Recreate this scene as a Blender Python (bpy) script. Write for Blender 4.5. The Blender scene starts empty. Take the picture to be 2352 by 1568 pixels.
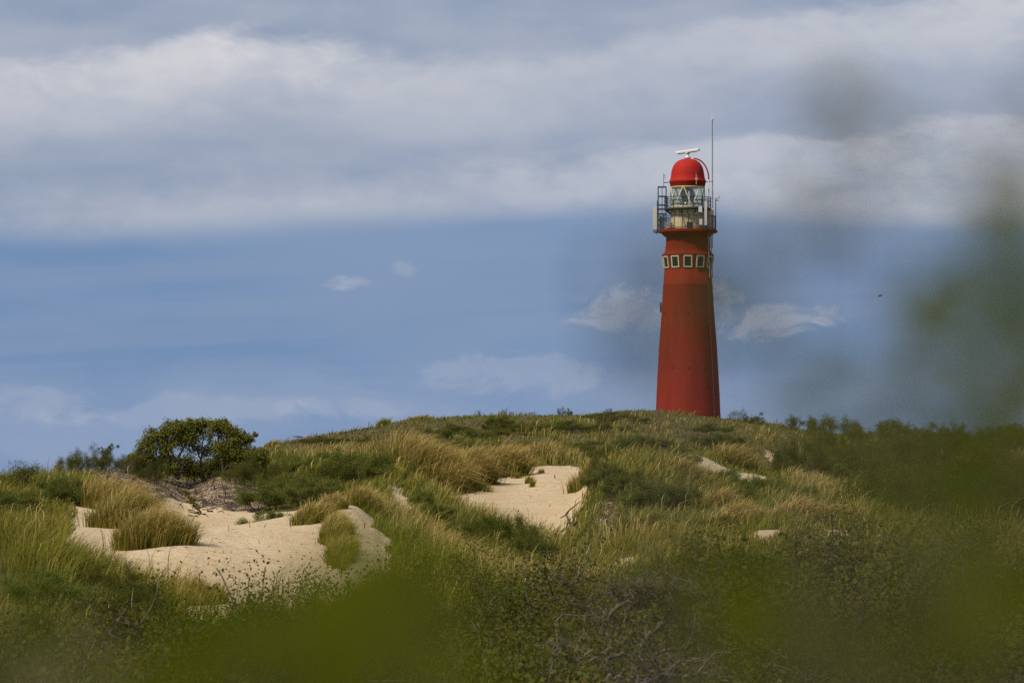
import bpy, bmesh, math, random
import numpy as np
from mathutils import Vector, Matrix

# ------------------------------------------------------------------ camera, world, sun, exposure
SC = bpy.context.scene
COL = SC.collection
FOCAL, SENSOR = 135.0, 36.0
K = SENSOR / FOCAL / 2352.0                     # tangent of one photograph unit (2352 units across)
HORIZON = 1148.0                                # row of eye level
PITCH = math.atan((HORIZON - 784.0) * K)
cam_d = bpy.data.cameras.new('camera')
cam = bpy.data.objects.new('camera', cam_d)
COL.objects.link(cam)
cam.location = (0, 0, 0)
cam.rotation_euler = (math.radians(90) + PITCH, 0, 0)
cam_d.lens = FOCAL
cam_d.sensor_width = SENSOR
cam_d.clip_start = 0.05
cam_d.clip_end = 40000
cam_d.dof.use_dof = True
cam_d.dof.focus_distance = 190
cam_d.dof.aperture_fstop = 5.6
SC.camera = cam

SUN_EL, SUN_AZ = math.radians(50), math.radians(-128)   # azimuth measured from +Y (view) towards +X
sun_d = bpy.data.lights.new('sun', 'SUN')
sun_d.energy = 4.3
sun_d.angle = math.radians(8)
sun_d.color = (1.0, 0.92, 0.80)
sun = bpy.data.objects.new('sun', sun_d)
COL.objects.link(sun)
sd = Vector((math.sin(SUN_AZ) * math.cos(SUN_EL), math.cos(SUN_AZ) * math.cos(SUN_EL), math.sin(SUN_EL)))
sun.rotation_euler = sd.to_track_quat('Z', 'Y').to_euler()
sun.location = sd * 50

SC.view_settings.view_transform = 'Standard'
SC.view_settings.look = 'None'
SC.view_settings.gamma = 1
SC.view_settings.exposure = 0.0
SC.view_settings.use_curve_mapping = False
SC.cycles.use_denoising = False
SC.cycles.max_bounces = 6
SC.cycles.sample_clamp_indirect = 1.5
SC.cycles.sample_clamp_direct = 6.0
SC.cycles.transparent_max_bounces = 6


def lin(c):
    return tuple(((v / 255) / 12.92 if v / 255 <= 0.04045 else ((v / 255 + 0.055) / 1.055) ** 2.4) for v in c)


class NT:
    """small helper for node trees"""
    def __init__(s, tree):
        s.t = tree
        s.n = tree.nodes
        s.n.clear()

    def node(s, typ, **kw):
        n = s.n.new(typ)
        for k, v in kw.items():
            setattr(n, k, v)
        return n

    def put(s, sock, v):
        if isinstance(v, bpy.types.NodeSocket):
            s.t.links.new(v, sock)
        elif v is not None:
            if sock.type == 'RGBA' and len(v) == 3:
                v = (*v, 1)
            sock.default_value = v

    def math(s, op, a, b=None, c=None, clamp=False):
        n = s.node('ShaderNodeMath', operation=op, use_clamp=clamp)
        for i, v in enumerate((a, b, c)):
            if v is not None:
                s.put(n.inputs[i], v)
        return n.outputs[0]

    def sstep(s, x, a, b):
        n = s.node('ShaderNodeMapRange', interpolation_type='SMOOTHSTEP')
        s.put(n.inputs['Value'], x)
        s.put(n.inputs['From Min'], a)
        s.put(n.inputs['From Max'], b)
        return n.outputs['Result']

    def mix(s, f, a, b, blend='MIX'):
        n = s.node('ShaderNodeMix', data_type='RGBA', blend_type=blend)
        s.put(n.inputs['Factor'], f)
        s.put(n.inputs['A'] if False else n.inputs[6], a)
        s.put(n.inputs[7], b)
        return n.outputs[2]

    def noise(s, vec, scale, detail=4, rough=0.55, dist=0.0):
        n = s.node('ShaderNodeTexNoise')
        if vec is not None:
            s.put(n.inputs['Vector'], vec)
        n.inputs['Scale'].default_value = scale
        n.inputs['Detail'].default_value = detail
        n.inputs['Roughness'].default_value = rough
        n.inputs['Distortion'].default_value = dist
        return n.outputs['Fac'], n.outputs['Color']

    def curve(s, x, pts):
        n = s.node('ShaderNodeFloatCurve')
        cu = n.mapping.curves[0]
        n.mapping.use_clip = False
        n.mapping.clip_min_x = 0
        pts = sorted(pts)
        cu.points[0].location = pts[0]
        cu.points[1].location = pts[-1]
        for p in pts[1:-1]:
            cu.points.new(*p)
        n.mapping.update()
        s.put(n.inputs['Value'], x)
        return n.outputs[0]

    def xyz(s, x, y, z=0.0):
        n = s.node('ShaderNodeCombineXYZ')
        for i, v in enumerate((x, y, z)):
            s.put(n.inputs[i], v)
        return n.outputs[0]


# sky: Nishita daylight behind layered stratus, all as a function of direction
W = bpy.data.worlds.new('World')
SC.world = W
W.use_nodes = True
STR = 0.1
w = NT(W.node_tree)
out = w.node('ShaderNodeOutputWorld')
bg = w.node('ShaderNodeBackground')
bg.inputs['Strength'].default_value = STR
w.t.links.new(bg.outputs[0], out.inputs[0])
sky = w.node('ShaderNodeTexSky', sky_type='NISHITA', sun_disc=False, sun_elevation=SUN_EL, sun_rotation=SUN_AZ)
tc = w.node('ShaderNodeTexCoord')
sep = w.node('ShaderNodeSeparateXYZ')
w.put(sep.inputs[0], tc.outputs['Generated'])
X, Y, Z = sep.outputs
az = w.math('ARCTAN2', X, Y)
el = w.math('ARCSINE', Z)
T = w.math('MULTIPLY_ADD', az, 1 / (K * 2352), 0.5)                      # 0..1 across the view, goes on beyond
R_ = w.math('MULTIPLY_ADD', el, -1 / (K * 1568), HORIZON / 1568)          # 0 top .. 1 bottom of the view
Tc = w.math('MINIMUM', w.math('MAXIMUM', T, 0.0), 1.0)
vecA = w.xyz(w.math('MULTIPLY', T, 5.0), w.math('MULTIPLY', R_, 7.5), 3.1)
vecS = w.xyz(w.math('MULTIPLY', T, 2.4), w.math('MULTIPLY', R_, 8.0), 7.7)
n1, _ = w.noise(vecA, 1.0, 7, 0.58, 0.4)
n2, _ = w.noise(vecS, 1.0, 3, 0.45)
n3, _ = w.noise(vecA, 2.6, 6, 0.6, 0.3)
n4, _ = w.noise(w.xyz(w.math('MULTIPLY', T, 16.0), w.math('MULTIPLY', R_, 20.0), 1.3), 1.0, 7, .62, .6)
wob = w.math('MULTIPLY_ADD', n1, 0.085, -0.0425)
wob3 = w.math('MULTIPLY_ADD', n3, 0.055, -0.0275)
Rw = w.math('ADD', w.math('ADD', R_, wob), wob3)
Rs = w.math('ADD', R_, w.math('MULTIPLY_ADD', n2, 0.05, -0.025))


def c(*v):
    return tuple(x / STR for x in lin(v))


e1 = w.curve(Tc, [(0, .098), (.085, .089), (.17, .066), (.24, .047), (.30, .05), (.38, .072), (.45, .085), (.55, .082), (.66, .05), (.75, .025), (.88, .0), (1, -.01)])
i1 = w.curve(Tc, [(0, .62), (.15, .80), (.27, .92), (.36, .66), (.48, .40), (.62, .34), (.78, .50), (.9, .62), (1, .70)])
m1 = w.math('MULTIPLY', w.sstep(Rw, w.math('ADD', e1, -.016), w.math('ADD', e1, .024)),
            w.sstep(Rs, w.math('ADD', e1, .17), w.math('ADD', e1, .02)))
m1 = w.math('MULTIPLY', m1, i1)
e2 = w.curve(Tc, [(0, .305), (.2, .290), (.33, .275), (.42, .25), (.55, .228), (.66, .213), (.72, .205), (.8, .195), (.9, .188), (1, .182)])
l2 = w.curve(Tc, [(0, .338), (.2, .335), (.4, .318), (.55, .305), (.66, .30), (.75, .315), (.85, .325), (1, .33)])
i2 = w.curve(Tc, [(0, .48), (.2, .52), (.4, .58), (.55, .70), (.72, .80), (.85, .82), (1, .78)])
sft = w.curve(Tc, [(0, .055), (.3, .045), (.6, .024), (.75, .013), (1, .013)])
m2 = w.math('MULTIPLY', w.sstep(Rw, w.math('SUBTRACT', e2, sft), w.math('ADD', e2, sft)),
            w.sstep(w.math('ADD', Rs, w.math('MULTIPLY', wob, .5)), w.math('ADD', l2, .024), w.math('ADD', l2, -.03)))
m2 = w.math('MULTIPLY', m2, i2)
broken = w.sstep(w.math('ADD', w.math('ADD', w.math('MULTIPLY', n3, .45), w.math('MULTIPLY', n1, .25)), w.math('MULTIPLY', n4, .3)), .40, .58)
m2 = w.math('MULTIPLY', m2, w.math('MULTIPLY_ADD', broken, .5, .5))
m1 = w.math('MULTIPLY', m1, w.math('MULTIPLY_ADD', broken, .38, .62))
mott = w.math('ADD', w.math('MULTIPLY', n2, .55), w.math('MULTIPLY', n1, .45))
upper = w.mix(w.sstep(mott, .36, .64), c(139, 154, 180), c(168, 176, 193))
lower = w.mix(w.sstep(mott, .36, .64), c(107, 138, 180), c(126, 149, 184))
n5, _ = w.noise(w.xyz(w.math('MULTIPLY', T, 1.6), w.math('MULTIPLY_ADD', R_, 22.0, w.math('MULTIPLY', T, 1.5)), 5.5), 1.0, 3, .5)
lower = w.mix(w.math('MULTIPLY', w.sstep(n5, .42, .62), .55), lower, c(129, 149, 183))
lower = w.mix(w.sstep(Rs, .48, .66), lower, w.mix(w.sstep(n1, .40, .62), c(123, 149, 188), c(138, 158, 191)))
skyc = w.mix(w.sstep(Rs, w.math('ADD', l2, -.035), w.math('ADD', l2, .035)), upper, lower)
clear = w.mix(0.06, skyc, sky.outputs[0])
col = w.mix(m1, clear, c(214, 213, 217))
col = w.mix(m2, col, c(190, 194, 205))


def puff(tx, rx, ry_, ry, amt, thr):
    dx = w.math('DIVIDE', w.math('SUBTRACT', T, tx), rx)
    dy = w.math('DIVIDE', w.math('SUBTRACT', R_, ry_), ry)
    d2 = w.math('ADD', w.math('MULTIPLY', dx, dx), w.math('MULTIPLY', dy, dy))
    body = w.math('SUBTRACT', 1.0, d2)
    body = w.math('ADD', body, w.math('MULTIPLY_ADD', n4, 5.0, -2.6))
    body = w.math('ADD', body, w.math('MULTIPLY_ADD', n1, 1.6, -.8))
    return w.math('MULTIPLY', w.sstep(body, thr, thr + 1.1), amt)


for p in ((.610, .060, .452, .036, .48, -.05), (.742, .062, .474, .030, .52, 0), (.70, .03, .438, .026, .6, -.1), (.815, .022, .462, .022, .4, -.1),
          (.338, .026, .415, .012, .38, .0), (.395, .016, .398, .018, .20, .1), (.50, .10, .55, .035, .22, -.1), (.18, .12, .60, .03, .2, -.1), (.05, .08, .59, .03, .2, 0), (.33, .06, .60, .02, .22, 0)):
    col = w.mix(puff(*p), col, c(188, 192, 203))
w.put(bg.inputs['Color'], col)

# ------------------------------------------------------------------ helpers
rng = np.random.default_rng(11)
random.seed(5)
cp, sp = math.cos(PITCH), math.sin(PITCH)


def uv(px, py):
    """photograph position -> tangents (x/y, z/y)"""
    xc = (np.asarray(px, float) - 1176) * K
    yc = (784 - np.asarray(py, float)) * K
    f = cp - yc * sp
    return xc / f, (yc * cp + sp) / f


def at(px, py, d):
    u, v = uv(px, py)
    return np.stack([u * d, np.ones_like(u) * d, v * d], -1)


def proj(x, y, z):
    """world -> photograph position"""
    yc = z * cp - y * sp
    f = y * cp + z * sp
    return 1176 + x / f / K, 784 - yc / f / K


def hash2(ix, iy, seed):
    h = (ix.astype(np.int64) * 374761393 + iy.astype(np.int64) * 668265263 + seed * 974711) & 0x7fffffff
    h = ((h ^ (h >> 13)) * 1274126177) & 0x7fffffff
    return ((h ^ (h >> 16)) & 0xffff) / 65535.0


def vnoise(x, y, seed=0):
    ix, iy = np.floor(x), np.floor(y)
    fx, fy = x - ix, y - iy
    fx, fy = fx * fx * (3 - 2 * fx), fy * fy * (3 - 2 * fy)
    a, b = hash2(ix, iy, seed), hash2(ix + 1, iy, seed)
    cc, d = hash2(ix, iy + 1, seed), hash2(ix + 1, iy + 1, seed)
    return (a * (1 - fx) + b * fx) * (1 - fy) + (cc * (1 - fx) + d * fx) * fy


def fbm(x, y, seed=0, oct=4):
    s, a, t = 0, 1.0, 0
    for i in range(oct):
        s = s + a * vnoise(x * 2 ** i, y * 2 ** i, seed + i * 17)
        t += a
        a *= .5
    return s / t


def inpoly(px, py, poly):
    r = np.zeros(np.shape(px), bool)
    n = len(poly)
    for i in range(n):
        x1, y1 = poly[i]
        x2, y2 = poly[(i + 1) % n]
        if y1 == y2:
            continue
        cnd = ((y1 > py) != (y2 > py)) & (px < (x2 - x1) * (py - y1) / (y2 - y1) + x1)
        r ^= cnd
    return r


def tag(o, label=None, cat=None, group=None, kind=None):
    for k_, v in (('label', label), ('category', cat), ('group', group), ('kind', kind)):
        if v:
            o[k_] = v
    return o


def empty(name, loc, label, cat, group=None, rz=0.0, scale=None):
    o = bpy.data.objects.new(name, None)
    COL.objects.link(o)
    o.location = loc
    o.rotation_euler = (0, 0, rz)
    if scale is not None:
        o.scale = scale
    o.empty_display_size = 0.1
    return tag(o, label, cat, group)


def link(name, me, parent=None, loc=None):
    o = bpy.data.objects.new(name, me)
    COL.objects.link(o)
    if parent is not None:
        o.parent = parent
    if loc is not None:
        o.location = loc
    return o


def np_mesh(name, V, F, mat, colors=None, smooth=False, F3=None):
    """V (n,3), F (m,4) quads and F3 (k,3) triangles"""
    me = bpy.data.meshes.new(name)
    V = np.asarray(V, np.float32)
    nq = 0 if F is None else len(F)
    nt = 0 if F3 is None else len(F3)
    loops, starts = [], []
    if nq:
        loops.append(np.asarray(F, np.int32).ravel())
        starts.append(np.arange(nq, dtype=np.int32) * 4)
    if nt:
        loops.append(np.asarray(F3, np.int32).ravel())
        starts.append(np.arange(nt, dtype=np.int32) * 3 + nq * 4)
    L = np.concatenate(loops)
    S = np.concatenate(starts)
    me.vertices.add(len(V))
    me.vertices.foreach_set('co', V.ravel())
    me.loops.add(len(L))
    me.loops.foreach_set('vertex_index', L)
    me.polygons.add(len(S))
    me.polygons.foreach_set('loop_start', S)
    if smooth:
        me.polygons.foreach_set('use_smooth', np.ones(len(S), bool))
    if colors is not None:
        a = me.color_attributes.new('tint', 'FLOAT_COLOR', 'POINT')
        cc = np.ones((len(V), 4), np.float32)
        cc[:, :3] = colors
        a.data.foreach_set('color', cc.ravel())
    me.update(calc_edges=True)
    if mat is not None:
        me.materials.append(mat)
    return me


class MB:
    """collects boxes, tubes, lathes and quads for ONE mesh"""
    def __init__(s):
        s.V, s.F = [], []

    def add(s, vs, fs):
        o = len(s.V)
        s.V += [tuple(v) for v in vs]
        s.F += [tuple(i + o for i in f) for f in fs]
        return s

    def box(s, c0, size, M=None):
        x, y, z = (v / 2 for v in size)
        vs = [Vector((sx * x, sy * y, sz * z)) for sx in (-1, 1) for sy in (-1, 1) for sz in (-1, 1)]
        if M is not None:
            vs = [M @ v for v in vs]
        c0 = Vector(c0)
        return s.add([v + c0 for v in vs], [(0, 1, 3, 2), (4, 6, 7, 5), (0, 4, 5, 1), (2, 3, 7, 6), (0, 2, 6, 4), (1, 5, 7, 3)])

    def tube(s, pts, r, n=6, cap=True):
        pts = [Vector(p) for p in pts]
        rs = r if hasattr(r, '__len__') else [r] * len(pts)
        vs, fs = [], []
        for i, p in enumerate(pts):
            t = (pts[min(i + 1, len(pts) - 1)] - pts[max(i - 1, 0)])
            t = t.normalized() if t.length > 1e-9 else Vector((0, 0, 1))
            a = t.cross(Vector((0, 1, 0.13)) if abs(t.y) < .9 else Vector((1, 0, 0))).normalized()
            b = t.cross(a)
            for j in range(n):
                q = 2 * math.pi * j / n
                vs.append(p + (a * math.cos(q) + b * math.sin(q)) * rs[i])
        for i in range(len(pts) - 1):
            for j in range(n):
                fs.append((i * n + j, i * n + (j + 1) % n, (i + 1) * n + (j + 1) % n, (i + 1) * n + j))
        if cap:
            fs.append(tuple(range(n))[::-1])
            fs.append(tuple((len(pts) - 1) * n + j for j in range(n)))
        return s.add(vs, fs)

    def lathe(s, prof, n=24, ph=0.0, ctr=(0, 0), cap=True):
        """prof: list of (r, z) going up"""
        vs, fs = [], []
        for r, z in prof:
            for j in range(n):
                q = 2 * math.pi * j / n + ph
                vs.append((ctr[0] + r * math.cos(q), ctr[1] + r * math.sin(q), z))
        for i in range(len(prof) - 1):
            for j in range(n):
                fs.append((i * n + j, i * n + (j + 1) % n, (i + 1) * n + (j + 1) % n, (i + 1) * n + j))
        if cap:
            fs.append(tuple(range(n))[::-1])
            fs.append(tuple((len(prof) - 1) * n + j for j in range(n)))
        return s.add(vs, fs)

    def ring(s, R, z, r, n=36, ctr=(0, 0), a0=0, a1=2 * math.pi):
        m = n if a1 - a0 < 6.28 else n
        pts = [(ctr[0] + R * math.cos(a0 + (a1 - a0) * i / m), ctr[1] + R * math.sin(a0 + (a1 - a0) * i / m), z) for i in range(m + 1)]
        return s.tube(pts, r, 5, False)

    def mesh(s, name, mat, smooth=False):
        me = bpy.data.meshes.new(name)
        me.from_pydata(s.V, [], s.F)
        if smooth:
            me.polygons.foreach_set('use_smooth', np.ones(len(me.polygons), bool))
        me.materials.append(mat)
        me.update()
        return me

    def build(s, name, mat, parent=None, smooth=False, loc=None):
        return link(name, s.mesh(name, mat, smooth), parent, loc)


def material(name, fn):
    m = bpy.data.materials.new(name)
    m.use_nodes = True
    t = NT(m.node_tree)
    o = t.node('ShaderNodeOutputMaterial')
    fn(t, o)
    return m


def bsdf(t, o, colour, rough=.6, metal=0.0, bump=None, bdist=.02, bstr=.5, spec=.5):
    b = t.node('ShaderNodeBsdfPrincipled')
    t.put(b.inputs['Base Color'], colour)
    t.put(b.inputs['Roughness'], rough)
    t.put(b.inputs['Metallic'], metal)
    b.inputs['Specular IOR Level'].default_value = spec
    if bump is not None:
        bn = t.node('ShaderNodeBump')
        bn.inputs['Distance'].default_value = bdist
        bn.inputs['Strength'].default_value = bstr
        t.put(bn.inputs['Height'], bump)
        t.put(b.inputs['Normal'], bn.outputs[0])
    t.t.links.new(b.outputs[0], o.inputs[0])
    return b


def objco(t):
    return t.node('ShaderNodeTexCoord').outputs['Object']


def paint(name, colour, dark=.75, rough=.5, scale=1.2, stain=.35, metal=0.0, spec=.4):
    def f(t, o):
        co = objco(t)
        mp = t.node('ShaderNodeMapping')
        mp.inputs['Scale'].default_value = (1, 1, .18)
        t.put(mp.inputs[0], co)
        a, _ = t.noise(mp.outputs[0], scale, 6, .6)
        b_, _ = t.noise(co, scale * 7, 4, .6)
        f1 = t.math('MULTIPLY', t.sstep(a, .42, .72), stain)
        cl = t.mix(f1, colour, tuple(v * dark for v in colour))
        cl = t.mix(t.math('MULTIPLY', t.sstep(b_, .5, .75), .25 * stain / .35), cl, tuple(v * .8 + .01 for v in colour))
        bsdf(t, o, cl, rough, metal, b_, .02, .15, spec)
    return material(name, f)


def flat(name, colour, rough=.5, metal=0.0):
    return paint(name, colour, .8, rough, 3.0, .25, metal)


M_red = paint('red_paint', (.235, .0175, .0045), .62, .7, .5, .7, 0.0, .12)
M_dome = paint('dome_sunlit_red', (.36, .0155, .007), .78, .75, .8, .35, 0.0, .2)  # lighter than the tower red: sun from above put into the colour
M_cream = paint('cream_paint', (.72, .60, .34), .78, .55, 1.0, .5)
M_frame = paint('window_frame_paint', (.72, .68, .50), .8, .55, 2.0, .3)
M_dark = flat('dark_painted_iron', (.045, .05, .05), .55)
M_grey = flat('pale_grey_plastic', (.58, .55, .50), .45)
M_white = flat('white_plastic', (.60, .61, .61), .4)
M_steel = flat('galvanised_steel', (.30, .30, .27), .5, .3)
M_cable = flat('grey_cable', (.38, .33, .26), .6)
M_blue = flat('blue_plastic', (.03, .12, .35), .5)
M_lens = material('lens_glass', lambda t, o: bsdf(t, o, (.10, .13, .10), .12, 0, spec=.9))
M_pane = material('dark_window_glass', lambda t, o: bsdf(t, o, (.018, .030, .010), .22, 0, spec=.3))


def _lantern(t, o):
    g = t.node('ShaderNodeBsdfGlossy')
    g.inputs['Roughness'].default_value = .05
    g.inputs['Color'].default_value = (.8, .85, .85, 1)
    tr = t.node('ShaderNodeBsdfTransparent')
    tr.inputs['Color'].default_value = (.82, .86, .82, 1)
    mx = t.node('ShaderNodeMixShader')
    mx.inputs[0].default_value = .12
    t.t.links.new(tr.outputs[0], mx.inputs[1])
    t.t.links.new(g.outputs[0], mx.inputs[2])
    t.t.links.new(mx.outputs[0], o.inputs[0])


M_glass = material('lantern_glass', _lantern)


def leafy(name, base, alt, transl=.4, attr=False, gloss=.004, rough=.55):
    """leaf / blade material: colour from an attribute or from a per-plant pick, light passes through the blade"""
    def f(t, o):
        if attr:
            a = t.node('ShaderNodeAttribute')
            a.attribute_name = 'tint'
            cl = a.outputs['Color']
            oi = None
        else:
            a = t.node('ShaderNodeAttribute')
            a.attribute_name = 'tint'
            oi = t.node('ShaderNodeObjectInfo')
            cl = t.mix(oi.outputs['Random'], base, alt)
            cl = t.mix(1.0, cl, a.outputs['Color'], 'MULTIPLY')
        d = t.node('ShaderNodeBsdfDiffuse')
        t.put(d.inputs['Color'], cl)
        tr = t.node('ShaderNodeBsdfTranslucent')
        t.put(tr.inputs['Color'], cl)
        mx = t.node('ShaderNodeMixShader')
        mx.inputs[0].default_value = transl
        t.t.links.new(d.outputs[0], mx.inputs[1])
        t.t.links.new(tr.outputs[0], mx.inputs[2])
        g = t.node('ShaderNodeBsdfGlossy')
        g.inputs['Roughness'].default_value = rough
        g.inputs['Color'].default_value = (1, 1, 1, 1)
        m2_ = t.node('ShaderNodeMixShader')
        m2_.inputs[0].default_value = gloss
        t.t.links.new(mx.outputs[0], m2_.inputs[1])
        t.t.links.new(g.outputs[0], m2_.inputs[2])
        t.t.links.new(m2_.outputs[0], o.inputs[0])
    return material(name, f)


M_blade = leafy('grass_blade', None, None, .30, True)
M_buck = leafy('grey_green_leaf', (.100, .124, .022), (.128, .138, .026))
M_thick = leafy('olive_leaf', (.074, .086, .011), (.098, .092, .014))
M_elder = leafy('green_leaf', (.140, .165, .022), (.150, .158, .026))
M_fresh = leafy('fresh_leaf', (.092, .112, .014), (.105, .112, .018))
M_rust = leafy('rusty_leaf', (.098, .082, .016), (.088, .090, .014))
M_near = leafy('near_leaf', (.100, .112, .006), (.100, .112, .006), .45, False, 0.0)
M_near_shaded = leafy('near_shaded_leaf', (.030, .034, .006), (.030, .034, .006), .2, False, 0.0)  # darker copy of the near leaf, partial shade put into its colour
M_nearb = leafy('near_brown_leaf', (.14, .12, .06), (.14, .12, .06), .2, False, 0.0)


def bark(name, a, b):
    def f(t, o):
        n, _ = t.noise(objco(t), 14, 5, .65)
        bsdf(t, o, t.mix(t.sstep(n, .35, .7), a, b), .85, 0, n, .01, .6, .2)
    return material(name, f)


M_bark = bark('brown_bark', (.055, .042, .030), (.13, .105, .075))
M_grey_twig = bark('grey_dead_wood', (.085, .068, .052), (.20, .165, .125))
M_root = bark('dark_root', (.035, .026, .020), (.085, .062, .045))

# ------------------------------------------------------------------ terrain: lines across the dunes (position in the view, distance)
LINES = [
    # foot of the front dunes
    [(-300, 1480, 72), (0, 1480, 72), (400, 1440, 72), (780, 1400, 73), (1000, 1410, 74), (1300, 1420, 75), (1600, 1370, 76), (2000, 1350, 77), (2352, 1380, 76)],
    # front crest on the left, sand foot in the middle
    [(-300, 1215, 84), (0, 1238, 83), (120, 1284, 82), (220, 1330, 81), (300, 1372, 80), (400, 1425, 79), (550, 1400, 80), (750, 1385, 81), (900, 1340, 84), (1000, 1340, 86), (1290, 1390, 86), (1500, 1335, 87), (1800, 1300, 88), (2100, 1310, 88), (2352, 1330, 86)],
    # hollow behind it
    [(-300, 1260, 93), (0, 1262, 93), (150, 1272, 93), (300, 1322, 91), (400, 1362, 89), (550, 1360, 90), (750, 1342, 91), (900, 1300, 94), (1000, 1300, 95), (1150, 1345, 95), (1290, 1370, 95), (1500, 1305, 96), (1800, 1255, 96), (2100, 1275, 96), (2352, 1300, 95)],
    # sand crest, then the first grass ridge
    [(-300, 1225, 106), (0, 1225, 106), (130, 1238, 105), (190, 1232, 105), (250, 1238, 106), (420, 1212, 108), (550, 1200, 111), (680, 1178, 115), (780, 1150, 118), (815, 1146, 119), (850, 1172, 118), (930, 1228, 116), (1010, 1276, 112), (1070, 1308, 109), (1130, 1336, 106), (1250, 1376, 102), (1320, 1350, 102), (1420, 1288, 103), (1500, 1278, 103), (1700, 1232, 105), (1800, 1225, 105), (1950, 1225, 106), (2060, 1245, 105), (2200, 1280, 104), (2352, 1285, 104)],
    # hollow behind
    [(-300, 1185, 121), (0, 1180, 121), (190, 1196, 121), (300, 1200, 122), (420, 1216, 123), (550, 1216, 125), (680, 1214, 128), (790, 1190, 130), (850, 1180, 129), (900, 1172, 128), (950, 1200, 126), (1010, 1245, 122), (1130, 1320, 115), (1250, 1356, 111), (1330, 1315, 111), (1420, 1262, 111), (1550, 1250, 112), (1700, 1215, 114), (1950, 1205, 116), (2060, 1235, 114), (2200, 1262, 113), (2352, 1265, 113)],
    # second ridge / foot of the bank below the trees
    [(-300, 1150, 134), (0, 1150, 134), (190, 1152, 133), (300, 1160, 137), (420, 1186, 139), (560, 1180, 139), (680, 1168, 139), (800, 1135, 138), (880, 1110, 138), (910, 1122, 137), (950, 1142, 135), (1000, 1174, 132), (1040, 1200, 130), (1100, 1222, 127), (1200, 1270, 122), (1290, 1318, 117), (1340, 1272, 117), (1390, 1240, 118), (1450, 1215, 119), (1700, 1180, 124), (1900, 1180, 126), (2000, 1195, 126), (2100, 1235, 122), (2352, 1245, 121)],
    # top of the bank below the trees / floor of the blowout / slope of the right mound
    [(-300, 1125, 150), (0, 1125, 150), (120, 1100, 152), (190, 1088, 152), (260, 1082, 152), (330, 1100, 152), (395, 1112, 152), (430, 1128, 154), (462, 1112, 154), (500, 1096, 153), (560, 1100, 152), (620, 1125, 151), (700, 1105, 151), (800, 1098, 151), (880, 1095, 151), (930, 1120, 150), (1000, 1160, 150), (1040, 1184, 150), (1150, 1205, 148), (1270, 1222, 145), (1315, 1215, 143), (1345, 1150, 142), (1380, 1090, 141), (1440, 1068, 143), (1520, 1076, 146), (1590, 1100, 148), (1640, 1124, 148), (1700, 1140, 149), (1780, 1150, 150), (1850, 1155, 150), (2000, 1180, 148), (2100, 1215, 145), (2352, 1228, 141)],
    # far floor of the blowout / crest of the right mound
    [(-300, 1125, 180), (0, 1120, 180), (190, 1105, 180), (300, 1092, 176), (450, 1088, 176), (600, 1088, 180), (700, 1078, 184), (850, 1066, 188), (930, 1085, 187), (1000, 1125, 186), (1025, 1138, 185), (1150, 1139, 186), (1335, 1136, 184), (1365, 1088, 176), (1420, 1064, 172), (1500, 1058, 172), (1570, 1082, 172), (1620, 1104, 174), (1680, 1124, 174), (1760, 1134, 172), (1900, 1135, 170), (2060, 1195, 166), (2200, 1208, 166), (2352, 1215, 164)],
    # tussock ridge behind the blowout
    [(-300, 1125, 212), (0, 1120, 212), (190, 1112, 212), (450, 1098, 212), (600, 1066, 214), (700, 1056, 214), (850, 1052, 211), (900, 1048, 208), (980, 1044, 207), (1040, 1060, 206), (1100, 1078, 206), (1190, 1082, 208), (1240, 1070, 211), (1320, 1074, 210), (1380, 1072, 206), (1500, 1074, 206), (1580, 1040, 206), (1625, 1054, 206), (1680, 1080, 206), (1760, 1094, 206), (1850, 1108, 205), (2060, 1148, 208), (2200, 1165, 208), (2352, 1165, 208)],
    [(-300, 1130, 252), (0, 1130, 252), (300, 1115, 252), (600, 1052, 252), (760, 1042, 252), (900, 1030, 250), (1050, 1036, 250), (1200, 1044, 250), (1350, 1050, 250), (1500, 1044, 250), (1600, 1044, 250), (1700, 1076, 250), (1760, 1090, 250), (1850, 1090, 250), (2000, 1098, 250), (2200, 1112, 250), (2352, 1112, 250)],
    [(-300, 1140, 300), (0, 1140, 300), (300, 1122, 300), (560, 1060, 300), (600, 1048, 300), (700, 1024, 300), (900, 1000, 300), (1200, 988, 300), (1500, 984, 300), (1600, 995, 300), (1700, 1018, 300), (1850, 1040, 300), (2000, 1046, 300), (2352, 1064, 300)],
    # skyline ridge
    [(-300, 1140, 345), (0, 1140, 345), (300, 1110, 345), (520, 1066, 345), (600, 1041, 345), (640, 1024, 345), (700, 1010, 345), (760, 998, 345), (850, 983, 345), (900, 976, 345), (960, 968, 345), (1050, 960, 345), (1150, 955, 345), (1250, 957, 345), (1300, 959, 345), (1390, 953, 345), (1440, 947, 345), (1500, 945, 345), (1540, 949, 345), (1600, 957, 345), (1660, 965, 345), (1700, 969, 345), (1760, 978, 345), (1830, 990, 345), (1900, 999, 345), (1980, 1002, 345), (2040, 998, 345), (2100, 1009, 345), (2160, 1022, 345), (2240, 1030, 345), (2352, 1027, 345), (2700, 1060, 345)],
    # ground the lighthouse stands on, behind the ridge
    [(-300, 1150, 447), (300, 1130, 447), (700, 1050, 447), (1100, 990, 447), (1400, 980, 447), (1750, 982, 447), (2000, 1030, 447), (2352, 1060, 447)],
]
D0 = [0.6, 2.5, 14.0, 45.0]
Z0 = [-1.72, -1.74, -3.2, -6.3]
D9 = [700.0, 1500.0, 6000.0, 26000.0]
Z9 = [1.0, -5.0, -7.0, -8.0]

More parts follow.
